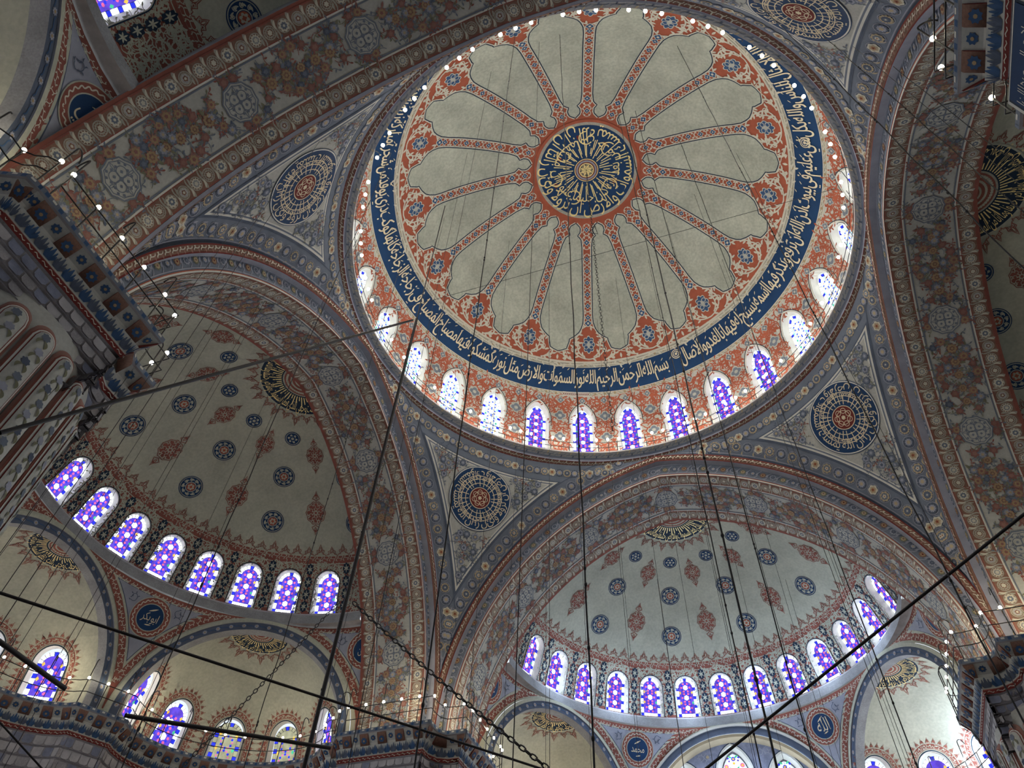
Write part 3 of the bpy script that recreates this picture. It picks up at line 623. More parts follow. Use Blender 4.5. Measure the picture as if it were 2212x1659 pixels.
def f(g):
    r=lambda el:13.25*math.cos(R_(el))
    class Top: c=np.array([0,0,30.95])
    def tm(C,XY,off): # disc coordinates x to the photo right (-X), y up (+Y) round the apex
        x=-XY[...,0];y=XY[...,1]; h=np.minimum(np.hypot(x,y)/13.25,1); z=13.25*np.sqrt(1-h*h); P=np.stack([x,y,z],-1); return Top.c+P*((13.25-off)/13.25)
    S=Par(lambda u,v,off:0); S.map=lambda C,XY,off: tm(C,XY,off)
    L=[ring(3.10,3.30,'redpaint',3,72),disc(3.12,'greige',3,72),disc(2.93,'navy',3.4,72)]
    L.append(radial_text(CROWN[:50],2.78,.92,-2.9,'goldleaf',2*PI,l=4.2)); L.append(radial_text(CROWN[48:],2.05,.72,-1.6,'goldleaf',2*PI,l=4.2))
    for k in range(46):
        a=2*PI*k/46+.04*math.sin(3*k); r0=.82+.12*(k%3); r1=1.45+.55*((k*5)%4)/3; L.append(stroke([(r0*math.cos(a),r0*math.sin(a)),(r1*math.cos(a+.02),r1*math.sin(a+.02))],.055,'goldleaf',4.0))
    for a,q in ((.5,1.9),(2.2,1.75),(4.0,1.9),(5.4,1.8),(1.3,2.1),(3.1,2.0)): L.append(stroke(spiral(.42,.42,a,a+4.,16,c=(q*math.cos(a),q*math.sin(a))),.07,'goldleaf',4.4)); L.append(petals(.16,3,.3,'darkred',4.1,5,c=((q+.1)*math.cos(a+.2),(q+.1)*math.sin(a+.2))))
    L+= [disc(.74,'goldleaf',4.8,40),disc(.69,'darkred',5.2,40),disc(.64,'lilac',5.6,40),disc(.53,'darkred',6,40),disc(.47,'goldleaf',6.4,36),disc(.40,'inknavy',6.8,36)]
    L+= [leaf(.36,.12,'goldleaf',7.2,(.03*math.cos(a),.03*math.sin(a)),a,.15) for a in np.arange(8)*PI/4]+[ring(.20,.235,'goldleaf',7.3,24)]+[stroke(spiral(.09,.09,0,2*PI,9,c=(.28*math.cos(a),.28*math.sin(a))),.03,'goldleaf',7.4) for a in np.arange(8)*PI/4+.3]
    stamp(g,S,sub(L,.6),[(0,0)])
part(dome,'crown_medallion',f,'round blue medallion with gold lettering at the crown of the dome')
# ---- drum windows
dw={st:make_window(DOME,0.,WOP['hw'],WOP['vb'],WOP['vs'],WOP['vt'],'ogive',dep=.40,shr=.80,surr=.10,style=st) for st in('a','pale')}
used=set()
for j in range(-14,14):
    st='a' if -1<=j<=4 else 'pale'; o=dw[st] if st not in used else dup(dw[st]); used.add(st); o.rotation_euler=(0,0,-R_(DW0+DWS*j))
    o['category']='window'; o['group']='stained glass windows round the drum of the central dome'
    n=abs(j); side='clockwise' if j<0 else 'anticlockwise'
    o['label']='pointed stained glass window of the dome drum, lowest one of the ring' if j==0 else f'pointed {"violet and pink" if st=="a" else "pale blue and white"} window of the dome drum, {n} {"place" if n==1 else "places"} {side} from the lowest'
# ---- ledge of the dome
def f(g):
    pr=[(13.4,30.80),(12.56,30.64),(12.48,30.66),(12.44,30.70),(12.24,30.78),(12.21,30.80),(12.19,30.90),(12.12,30.92),(12.10,30.98),(11.90,31.14),(11.85,31.16),(11.85,31.26),(13.5,31.28)]
    u=np.radians(np.linspace(0,360,241)); 
    ms=['slate','slate','darkred','brown','darkred','lilac','lilac','slatedark','greyband','stonelight','stone','stone']
    for (a,b),(c,d),m in zip(pr[:-1],pr[1:],ms):
        g.grid(np.stack([np.stack([-np.sin(u)*r,-np.cos(u)*r,np.full_like(u,z)],-1) for r,z in((a,b),(c,d))]),m)
    class L_: pass
    S=Par(lambda u,v,off:np.stack([-np.sin(u/11.86)*(12.34-v*.93-off*.4),-np.cos(u/11.86)*(12.34-v*.93-off*.4),30.74+v*.37-off*.9],-1))
    n=180; C=[(2*PI*11.86*i/n,0.) for i in range(n)]
    stamp(g,S,[stroke(bez([(-.2,-.06),(-.1,.14),(.1,-.14),(.2,.06)],8),.04,'cream',1.2),leaf(.16,.07,'cream',1.3,(-.08,.0),1.3),leaf(.16,.07,'rose',1.4,(.08,0),-1.6)],C)
    S2=Par(lambda u,v,off:np.stack([-np.sin(u/11.8)*(12.0-v*.78-off*.6),-np.cos(u/11.8)*(12.0-v*.78-off*.6),31.06+v*.62-off*.78],-1))
    n=110; C=[(2*PI*11.8*i/n,0.) for i in range(n)]
    stamp(g,S2,[stroke(bez([(-.32,-.08),(-.1,.16),(.1,-.16),(.32,.08)],9),.04,'slate',1.2),leaf(.22,.08,'tan',1.3,(-.1,.0),1.0),leaf(.22,.08,'slatedark',1.4,(.1,0),-1.9)],C)
g=Geo(); f(g); tag(g.build('dome_cornice'),'round projecting ledge of grey and dark red mouldings at the foot of the dome','cornice',kind='structure')
# ---- pendentives (built once, turned three times)
def pcurve(S,w,z0,z1,side=1,n=60):
    z=z0+(z1-z0)*np.linspace(0,1,n); u=S.lim(z); C=np.c_[u,z]
    P=S.P(u,z); T=np.gradient(P,axis=0); T=norm(T); a=np.radians(u); Nn=np.stack([-np.sin(a),-np.cos(a),0*a],-1)
    B=norm(np.cross(T,Nn)); E=S.P(u+.2,z)-S.P(u,z); B*=np.sign((B*E).sum(-1,keepdims=True)); Q=S.inv(P+B*w)
    if side<0: Q[:,0]=2*S.ha-Q[:,0]
    return Q
def rows(g,S,fl,fr,z0,z1,m,l,n=40,k=13):
    z=np.linspace(z0,z1,n); a,b=fl(z),fr(z); ok=b>a; z=z[ok];a=a[ok];b=b[ok]; t=np.linspace(0,1,k); U=a[:,None]*(1-t)+b[:,None]*t; g.grid(S.P(U,np.repeat(z[:,None],k,1),l*LAY),m)
ZT=30.655
pen=empty('pendentive_wall',kind='structure',cat='pendentive')
def f(g):
    rows(g,PEN,PEN.lim,lambda z:90-PEN.lim(z),15.3,ZT,'slate',0,70,33)
    n=11; 
    fs=[flower('tan','slate','cream','orange',8),flower('slatedark','lilac','tan',None,10),flower('tan','slatedark','slate','cream',12),flower('cream','tan','orange','darkred',6)]
    fs=[sub(x,.3) for x in fs]
    for sd in(1,-1):
        Q=pcurve(PEN,.58,15.9,30.2,sd,120); d=np.r_[0,np.cumsum(np.linalg.norm(np.diff(PEN.P(Q[:,0],Q[:,1]),axis=0),axis=1))]
        cs=np.arange(.3,d[-1],.62); U=np.interp(cs,d,Q[:,0]);V=np.interp(cs,d,Q[:,1])
        for i,(u,v) in enumerate(zip(U,V)):
            stamp(g,PEN,fs[(3,1,2,1,0)[i%5]] ,[(u,v)],sc=.82,rot=i); 
            stamp(g,PEN,[ring(.27,.295,'lilac',1.5,16)],[(u,v)])
            stamp(g,PEN,[leaf(.42,.12,'lilac',1.2,(-.2,-.3),PI/2+.5,.3),leaf(.3,.08,'tan',1.3,(.1,-.3),1.2,.2)],[(u,v-.31)],rot=0)
        for w,m,ww in((.06,'slatedark',.07),(.16,'lilac',.05),(1.02,'slatedark',.05)): uvstrip(g,PEN,pcurve(PEN,w,15.6,30.3,sd),pcurve(PEN,w+ww,15.6,30.3,sd),m,1.6)
    nt=34
    for i in range(nt):
        u=11+68*(i+.5)/nt; stamp(g,PEN,fs[(3,1,2,1,0)[i%5]],[(u,30.12)],sc=.8,rot=i*1.); stamp(g,PEN,[leaf(.36,.10,'lilac',1.2,(0,0),PI/2-.6,.3)],[(u+1.0,30.0)])
part(pen,'flower_border',f)
TR0,TR1=18.3,28.75; WB=1.08
lq=[pcurve(PEN,WB,16,30.4,1,150)]; lq=lq[0][np.argsort(lq[0][:,1])]
fl=lambda z:np.interp(z,lq[:,1],lq[:,0]); fr=lambda z:90-fl(z)
zz=np.linspace(16.5,29,300); ok=fr(zz)>fl(zz)+.0; TR0=zz[ok].min()
def ztop(u): return 28.78-0*u
def f(g):
    for d,m,l in((0,'slatedark',1.8),(.06,'ivory',2.0),(.15,'slate',2.2),(.22,'ivory',2.4),(.28,'field',2.6)):
        q=pcurve(PEN,WB+d,16,30.4,1,150); q=q[np.argsort(q[:,1])]; a=lambda z:np.interp(z,q[:,1],q[:,0]); b=lambda z:90-a(z)
        z=np.linspace(16.5,29,300); o=b(z)>a(z); rows(g,PEN,a,b,z[o].min(),29.62-d*.85,m,l,50,25)
    q=pcurve(PEN,WB+.34,16,30.4,1,150); q=q[np.argsort(q[:,1])]; a=lambda z:np.interp(z,q[:,1],q[:,0])
    pts=[];
    for z in np.arange(18.4,29.55,.33):
        l=a(z);h=90-l
        if h<=l: continue
        n=max(1,int((h-l)*R_(1)*float(rdO(z))/.44))
        for k in range(n):
            u=l+(h-l)*(k+.5+(.25 if int(z*10)%2 else -.25))/n; p=PEN.P(np.array(u),np.array(z)); c=PEN.P(np.array(45.),np.array(27.9))
            if np.linalg.norm(p-c)>2.1: pts.append((u+RS.uniform(-.25,.25),z+RS.uniform(-.06,.06)))
    pts=np.array(pts); r=RS.uniform(0,6.28,len(pts))
    F=[flower('slate','lilac','slatedark',None,6),flower('slatedark','slate','lilac',None,9),flower('lilac','slate','tan',None,7),sprig('brick',2),tulip('slate','lilac','olive')]
    for k in range(5): s=np.arange(len(pts))%5==k; stamp(g,PEN,F[k],pts[s],rot=r[s],sc=.68 if k<3 else .9,base=.03)
    stamp(g,PEN,sprig('slate',1.8),pts+RS.uniform(-.9,.9,pts.shape)*[1,.25],rot=r+1,sc=1.0,base=.03); stamp(g,PEN,sprig('slatedark',1.8),pts+RS.uniform(-1.2,1.2,pts.shape)*[1,.25],rot=r+3,sc=.8,base=.03); stamp(g,PEN,sprig('olive',1.8),pts+RS.uniform(-.9,.9,pts.shape)*[1,.25],rot=r+2,sc=.6,base=.03)
part(pen,'painted_triangle',f)
CD=sub(calligraphy_disc(1.84,CROWN[:44],FACEV[:36]),.5)
def f(g): stamp(g,PEN,CD,[(45,27.9)],base=.05)
part(pen,'calligraphy_roundel',f,'round navy inscription with gold letters and dark red heart')
PL=['pendentive between the two half domes with red arched edges, lower part of the picture','pendentive beside the long flowered arch, its roundel seen narrow at a slant','pendentive with its inscription disc cut by the top of the picture','pendentive whose inscription disc is seen full round above the pier with blue cornice']
# ---- great arches
arch=empty('great_arch_wall',kind='structure',cat='arch')
def f(g):
    cs=[(O_,AY,0.,'slate'),(O_,AY+.10,-.02,'slatedark'),(O_,AY+.22,-.08,'darkred'),(O_,AY+.22,-.14,'brown'),(O_,AY+.12,-.36,'darkred'),(O_,AY+.12,-.42,'lilac'),(O_,-12.45,-.46,'lilac')]
    C=[archcurve(p,y,129,d) for p,y,d,m in cs]
    for a,b,c in zip(C[:-1],C[1:],cs[:-1]): g.grid(np.stack([a,b]),c[3])
    M=Par(lambda u,v,off:(lambda a:np.stack([a[0]-a[2]*(.25+v*-1),AY+.19+off+0*a[0],a[1]-a[3]*(.25-v)],-1))(archpt(O_,np.clip(u/archlen(O_),-1,1))))
    n=int(2*archlen(O_)/.42); C=[(-archlen(O_)+(i+.5)*.42,0) for i in range(n)]
    stamp(g,M,[stroke(bez([(-.19,-.07),(-.1,.12),(.1,-.12),(.19,.07)],8),.04,'cream',1.6),leaf(.17,.08,'cream',1.8,(-.09,.0),1.3),leaf(.17,.08,'rose',1.9,(.09,0),-1.6)],C)
part(arch,'red_moulding',f,'dark red moulding along the edge of the arch')
def f(g):
    t=np.linspace(-1,1,129); A=archcurve(E_,-12.45,129); B=archcurve(O_,-12.45,129,-.46); g.grid(np.stack([A*(1-k)+B*k for k in np.linspace(0,1,3)]),'slate')
    for v0,v1,m in((.0,.07,'ivory'),(.07,.11,'redpaint'),(.15,.19,'lilac'),(.78,.86,'lilac'),): 
        u=np.linspace(-SL,SL,129); uvstrip(g,FACE,np.c_[u,np.full(129,v0)],np.c_[u,np.full(129,v1)],m,1)
    n=int(2*SL/.52); 
    for i in range(n):
        u=-SL+(i+.5)*.52; m=[('brown','ochre','darkred'),('lilac','slatedark','slate'),('olive','tan','brown'),('slatedark','lilac','tan')][i%4]
        stamp(g,FACE,[petals(.17,9,.3,m[0],1.4,4),petals(.11,7,.3,m[1],1.8,4),disc(.045,m[2],2.2,6),stroke(bez([(.13,-.26),(.36,-.1),(.16,.1),(.38,.26)],8),.035,'lilac',1.2),leaf(.2,.08,'slatedark',1.3,(.27,-.05),1.2),leaf(.2,.08,'lilac',1.3,(.24,.1),-1.9)],[(u,.46)],rot=0,sc=1.)
part(arch,'flowered_face',f,'blue grey band of brown flowers on the face of the arch')
def f(g):
    u=np.linspace(-SL,SL,161)
    def st(v0,v1,m,l=0,nv=1): uvstrip(g,SOF,np.c_[u,np.full(161,v0)],np.c_[u,np.full(161,v1)],m,l,nv)
    st(0,3.36,'field',0,6)
    for b in(0,1):
        X=(lambda v:v) if b==0 else (lambda v:3.36-v)
        for v0,v1,m,l in((0,.05,'brick',1),(.05,.62,'brown',1),(.62,.66,'brick',1.2),(.66,.72,'ivory',1.2),(.74,.79,'slate',1.3)): 
            a,c=sorted((X(v0),X(v1))); st(a,c,m,l)
        n=int(2*SL/.56)
        for k in range(4):
            C=[(-SL+(i+.5)*.56,X(.335)) for i in range(n) if i%4==k]; stamp(g,SOF,sub(border_tile(k),.35),C,rot=0 if b==0 else PI,sc=.92)
part(arch,'flower_border',f,'brown border of round flowers on both edges of the arch')
def f(g):
    oc=sub(octagon('slate','field'),.35)
    U=[5.05*k for k in range(-3,4)]; stamp(g,SOF,oc,[(u,1.66) for u in U],rot=PI/2)
    R1=[petals(.20,9,.32,'rose',2,4,sharp=True),petals(.13,7,.25,'ochre',2.4,4),petals(.06,5,.3,'madder',2.8,4),leaf(.2,.08,'madder',1.7,(.1,.1),.8),leaf(.2,.08,'madder',1.7,(-.1,.1),2.3),leaf(.2,.08,'olive',1.7,(0,-.12),-PI/2)]
    R2=[petals(.16,6,.3,'madder',2,5),petals(.09,5,.3,'rose',2.4,4),leaf(.2,.07,'madder',1.7,(.08,.1),1.1),leaf(.2,.07,'madder',1.7,(-.1,.02),2.9)]
    B1=[petals(.20,8,.3,'slate',2,4),petals(.13,7,.3,'lilac',2.4,4),petals(.06,5,.3,'tan',2.8,4),leaf(.18,.08,'slatedark',1.7,(.1,.1),.8),leaf(.2,.08,'olive',1.7,(-.12,-.05),3.6)]
    B2=[petals(.15,6,.3,'slatedark',2,4),petals(.08,5,.3,'slate',2.4,4),leaf(.2,.08,'slate',1.7,(.08,.1),1.1),leaf(.2,.08,'olive',1.7,(-.1,.02),2.9)]
    O1=[petals(.22,10,.35,'madder',2,4,sharp=True),petals(.17,8,.2,'ochre',2.3,4),petals(.10,6,.3,'brown',2.6,4),petals(.05,5,.3,'ochre',2.9,4),leaf(.24,.10,'olive',1.7,(.1,-.1),-.8),leaf(.24,.10,'olive',1.7,(-.1,-.1),-2.3)]
    PA=[[],[],[],[],[]]
    for k in range(-4,4):
        c=5.05*(k+.5)
        # red garland crossing between two octagons, blue sprays in the gaps
        for t in np.linspace(-1,1,13):
            for s in(-1,1):
                u=c+2.35*t; v=1.68+s*.72*math.cos(t*PI*1.0)*(1 if abs(t)<1 else 1); PA[0 if rnd.random()<.45 else 1].append((u,v))
        for t,v in ((-1.2,.0),(1.2,0),(0,0),(-.6,0),(.6,0)): PA[4].append((c+t,1.68+v))
        for i in range(26): PA[2 if i%2 else 3].append((c+rnd.uniform(-2.2,2.2),1.68+rnd.uniform(-.78,.78)))
        for s in(-1,1):
            for t in(-2.1,-1.5,1.5,2.1): PA[2].append((c+t,1.68+s*.80))
    keep=[]
    for A in (4,0,1,2,3):
        out=[]
        for p in PA[A]:
            if any(abs(p[0]-u)<.70 and abs(p[1]-1.66)<.66 for u in U) or not .95<p[1]<2.42 or abs(p[0])>SL-.4: continue
            if any((p[0]-q[0])**2+(p[1]-q[1])**2<.27**2 for q in keep[-160:]): continue
            keep.append(p); out.append(p)
        PA[A]=out
    for A,m in zip(PA,(R1,R2,B1,B2,O1)):
        if A: stamp(g,SOF,m,A,rot=RS.uniform(0,6.28,len(A)),sc=RS.uniform(.85,1.15,len(A)))
    K=np.array([p for p in keep]); 
    for m,n in(('brick',1),('slate',2),('olive',1)):
        for _ in range(n): stamp(g,SOF,sprig(m,1.5),K+RS.uniform(-.2,.2,K.shape),rot=RS.uniform(0,6.28,len(K)),sc=.9)
part(arch,'flowered_soffit',f,'pale underside with rose and blue garlands and octagonal medallions')
def f(g):
    a=archcurve(F_,FY,129); b=archcurve(F_,FY-.12,129); c=archcurve(F_,FY-.12,129,1.6); g.grid(np.stack([a,b]),'brick'); g.grid(np.stack([b,c]),'greyband')
part(arch,'rear_edge',f)
# ---- half domes (modelled towards -Y, turned for the other three sides)
AZ0=.95; AZS=12.54
half=empty('half_dome_ceiling',kind='structure',cat='half dome')
HW=dict(hw=3.9,vb=17.55,vs=26.4,vt=29.75)
HOP=[(AZ0+AZS*i,HW['hw'],HW['vb'],HW['vs'],HW['vt'],'round') for i in range(-6,7)]
def f(g):
    wall(g,HALF,-90.3,90.3,17.0,32.6,HOP,'brick',du=2.5,nv=3,vs_=2.)
    uvring(g,HALF,31.55,31.75,'plaster',1,-92,92,90); uvring(g,HALF,17.05,17.3,'inknavy',1,-92,92,90)
    C=[];D=[]
    for i in range(-7,7):
        u=AZ0+AZS*(i+.5)
        if abs(u)>92: continue
        for v in np.arange(18.6,31,2.2): C+= [(u-1.5,v),(u+1.5,v+1.1)]
        D+= [(u,v) for v in (19.6,23.1,26.6)]+[(u,30.2)]
        C+= [(u-3.2,30.6),(u+3.2,30.6),(u-5.2,31.0),(u+5.2,31.)]
    for u in(-88.,-86.,86.5,88.5): C+= [(u,v) for v in np.arange(18.6,31.,1.9)]
    C=np.array(C); stamp(g,HALF,rumi('plaster',.085),C,rot=RS.uniform(0,6.28,len(C)),sc=.50)
    C=C+RS.uniform(-.5,.5,C.shape);stamp(g,HALF,cloud('plaster',.085),C,rot=RS.uniform(0,6.28,len(C)),sc=.55); stamp(g,HALF,sprig('plaster',1.2),C+RS.uniform(-1.2,1.2,C.shape)*[.7,1],rot=RS.uniform(0,6.28,len(C)),sc=1.0)
    q=[xf([petals(.34,8,.25,'inknavy',1.9,5)])[0],petals(.10,4,.35,'plaster',2.5,4)]+[leaf(.24,.08,'plaster',2.3,(0,0),a) for a in(PI/2,-PI/2,.4,PI-.4,-.4,PI+.4)]
    q=[(m,v*[.62,1.0],t,l) for m,v,t,l in q]; stamp(g,HALF,q,D,sc=.95,base=.01)
part(half,'window_zone',f,'dark red window zone painted with pale arabesque and blue knots')
def f(g):
    u=np.linspace(-95,95,97); v=np.linspace(32.6,90,40); G=np.stack(np.meshgrid(v,u,indexing='ij'),-1); g.grid(HALF.P(G[...,1],G[...,0]),'plaster')
    uvring(g,HALF,32.6,34.0,'brick',.6,-92,92,90); uvring(g,HALF,33.9,34.02,'plaster',1,-92,92,90)
    stamp(g,HALF,rumi('plaster',.05),[(u,33.2) for u in np.arange(-90,91,2.6)],rot=RS.uniform(0,6.28,70)[:70],sc=.30) if 0 else None
    stamp(g,HALF,cloud('plaster',.06),[(u,33.25) for u in np.arange(-90,91,2.5)],sc=.48)
    for k,u in enumerate(np.arange(-90.,91,4.18)): stamp(g,HALF,merlon('brick','plaster',.62,.62 if k%2 else .50),[(u,34.0)])
part(half,'plaster_vault',f,'plain grey plaster of the half dome with a red cresting')
SH=sub(shamsa('brick','plaster'),.4)
def f(g):
    for az in (-67.2,-32.7,1.8,36.3,70.8): stamp(g,HALF,SH,[(az,46.6)],sc=.93); 
    for az in (-67.2,-32.7,1.8,36.3,70.8): stamp(g,HALF,SH,[(az,64.2)],sc=.80)
part(half,'lobed_ornament',f,'long lobed red ornaments painted on the half dome')
def f(g):
    A=sub(roundel(.60),.4);B=sub(smallroundel(.41),.4)
    for az in(-84.5,-50,-15.5,19,53.5,88): stamp(g,HALF,A,[(az,42.6)]); stamp(g,HALF,A,[(az,56.4)],sc=.96); stamp(g,HALF,B,[(az,68.9)])
part(half,'painted_roundel',f,'blue ringed roundels painted in rows on the half dome')
def apex(S,el=90):
    c=S.c; Rr=float(S.Rf(90.))
    def tm(C,XY,off):
        x=-XY[...,0];y=XY[...,1]; r=np.hypot(x,y); el=90-np.degrees(r/Rr); a=np.arctan2(-x,-y); e=np.radians(el); q=S.Rf(el)-off
        return c+np.stack([-np.sin(a)*np.cos(e)*q,-np.cos(a)*np.cos(e)*q,np.sin(e)*q],-1)
    P=Par(lambda u,v,off:0); P.map=tm; return P
def crest(R,m,hi,k,h=.7,l=1.4,w=None):
    L=[]
    for i in range(k):
        a=-PI*(i+.5)/k if w is None else w[0]+(w[1]-w[0])*(i+.5)/k; wd=R*2*math.sin(abs((w[1]-w[0]) if w else PI)/k/2)*1.04
        for mm,v,t,ll in merlon(m,hi,wd,h*(1 if i%2 else .72)): 
            v=v+[0,R]; L.append((mm,np.c_[v[:,0]*math.cos(a-PI/2)-v[:,1]*math.sin(a-PI/2),v[:,0]*math.sin(a-PI/2)+v[:,1]*math.cos(a-PI/2)],t,ll))
    return L
def f(g):
    S=apex(HALF); A0,A1=-PI-.15,.15; n=40
    L=[(m,v,t,l) for m,v,t,l in [ring(0,2.12,'inknavy',2,n,A0,A1),ring(2.12,2.2,'plaster',2,n,A0,A1),ring(0.,1.02,'greige',2.6,n,A0,A1),ring(0,.94,'brick',2.8,n,A0,A1)]]
    V,T,w=text(FACEV,1.0,gap=.1); k=(PI+.2)/w; r=1.98-V[:,1]*.80; a=.1+V[:,0]*k; L.append(('goldleaf',np.c_[r*np.cos(a),r*np.sin(a)],T,3.2))
    for q in range(30): a=-PI*(q+.5)/30; r1=1.35+.35*((q*7)%3)/2; L.append(stroke([(1.08*math.cos(a),1.08*math.sin(a)),(r1*math.cos(a+.03),r1*math.sin(a+.03))],.05,'goldleaf',3))
    for q in range(22): a=-PI*(q+.5)/22; L.append(petals(.07,5,.3,'plaster',3,4,c=(.8*math.cos(a),.8*math.sin(a)))); L.append(petals(.06,5,.3,'plaster',3,4,c=(.58*math.cos(a+.07),.58*math.sin(a+.07)))); L.append(petals(.05,5,.3,'plaster',3,4,c=(.36*math.cos(a),.36*math.sin(a))))
    L+=crest(2.2,'brick','plaster',15,.78,w=(A0,A1))
    stamp(g,S,sub(L,.45),[(0,0)])
part(half,'crown_inscription',f,'half disc of gold lettering at the crown of the half dome, fringed in red')
def f(g):   # ledge under the windows
    for (r0,z0),(r1,z1),m in zip([(10.02,22.12),(9.95,22.0),(9.93,21.5)],[(9.95,22.0),(9.93,21.5),(11.2,21.46)],['stonelight','greyband','stonelight']):
        u=np.radians(np.linspace(-89.4,89.4,90)); g.grid(np.stack([np.stack([-np.sin(u)*r,FY-np.cos(u)*r,np.full_like(u,z)],-1) for r,z in((r0,z0),(r1,z1))]),m)
part(half,'ledge',f)
BEVEL=['الله','محمد','علي','عمر','عثمان','ابو بكر']
def spandrel(az,word,lo=-999,hi=999):
    S=Pend((0,FY,0),9.8,fx,(lambda z:rdx(z)+.45) if abs(az)>80 else rdx,30.); g=Geo(); off=az-30
    lq=pcurve(S,.02,15.95,21.3,1,80); lq=lq[np.argsort(lq[:,1])]
    z1=21.45
    rows(g,S,S.lim,lambda z:60-S.lim(z),15.2,z1,'plaster',0,30,13)
    for d,m,l in((.10,'brick',1.2),(.42,'plaster',1.5),(.52,'slatedark',1.7),(.56,'lilac',1.9)):
        q=pcurve(S,d,15.95,21.4,1,90);q=q[np.argsort(q[:,1])];a=lambda z:np.interp(z,q[:,1],q[:,0]); b=lambda z:60-a(z)
        z=np.linspace(16,21.4,200);o=b(z)>a(z); rows(g,S,a,b,z[o].min(),21.45-(.02 if d<.2 else d*.55),m,l,24,11)
    # vines in the border, scrolls in the field
    for sd in(1,-1):
        Q=pcurve(S,.26,17.2,21.0,sd,60); d=np.r_[0,np.cumsum(np.linalg.norm(np.diff(S.P(Q[:,0],Q[:,1]),axis=0),axis=1))]; cs=np.arange(.1,d[-1],.36)
        stamp(g,S,cloud('cream',.07),np.c_[np.interp(cs,d,Q[:,0]),np.interp(cs,d,Q[:,1])],rot=RS.uniform(0,6.28,len(cs)),sc=.40,base=.02)
    stamp(g,S,cloud('cream',.07),[(u,21.24) for u in np.arange(8,53,2.3)],sc=.36,base=.02)
    pts=[]
    q=pcurve(S,.8,15.95,21.4,1,90);q=q[np.argsort(q[:,1])]
    for z in np.arange(17.2,21.1,.36):
        l=np.interp(z,q[:,1],q[:,0]);h=60-l;n=max(0,int((h-l)*R_(1)*10/.36))
        for k in range(n):
            u=l+(h-l)*(k+.5)/n
            if ((u-30)*R_(1)*10.2)**2+(z-20.25)**2*1.1>1.0: pts.append((u,z))
    if pts: pts=np.array(pts); stamp(g,S,rumi('slatedark',.075),pts,rot=RS.uniform(0,6.28,len(pts)),sc=.46,base=.045)
    o=part0(g,'spandrel',az); 
    part0(g,'spandrel',az) if 0 else None
    NR.append((az,S))
NR=[]
def nameroundel(az,word,parent):
    S=Pend((0,FY,0),9.8,fx,(lambda z:rdx(z)+.45) if abs(az)>80 else rdx,30.)
    g=Geo(); L=[disc(.97,'plaster',1.8,40),ring(.66,.93,'brick',2.0,40),disc(.66,'plaster',2.1,40),disc(.62,'navy',2.3,40)]
    L+= [stroke(bez([(0,-.12),(.12,-.04),(-.12,.04),(0,.12)],7)@np.array([[math.cos(a),math.sin(a)],[-math.sin(a),math.cos(a)]])+np.array([.80*math.cos(a),.80*math.sin(a)]),.045,'cream',2.4) for a in np.arange(22)*2*PI/22]
    V,T,w=text(word,1.5,.1); s=min(.85/w,.62); V=(V+[w/2,-.45])*s; L.append(('paleleaf',V,T,2.8)); L.append(leaf(.45,.07,'paleleaf',2.8,(-.2,.25),.5)); L.append(leaf(.3,.06,'paleleaf',2.8,(-.1,-.38),.2))
    stamp(g,S,sub(L,.4),[(30,20.25)],base=.03); part0(g,'name_roundel',az,parent)['label']='round navy disc with one gold name in a ring of scrollwork'
def part0(g,name,az,parent=None):
    for i,V in enumerate(g.V):
        a=-R_(az-30); q=V-[0,FY,0]; g.V[i]=np.stack([q[:,0]*math.cos(a)-q[:,1]*math.sin(a),q[:,0]*math.sin(a)+q[:,1]*math.cos(a),q[:,2]],-1)+[0,FY,0]
    if abs(az)>80:
        V=np.concatenate(g.V)
        g.T=[(A[V[A][...,1].min(1)<FY+.0],m) for A,m in g.T]; g.Q=[(A[V[A][...,1].min(1)<FY+.0],m) for A,m in g.Q]
        g.V=[np.stack([V[:,0],np.minimum(V[:,1],FY+.0),V[:,2]],-1)]
    return g.build(name,parent or half)
for az in(-30,30,-90,90): spandrel(az,'')
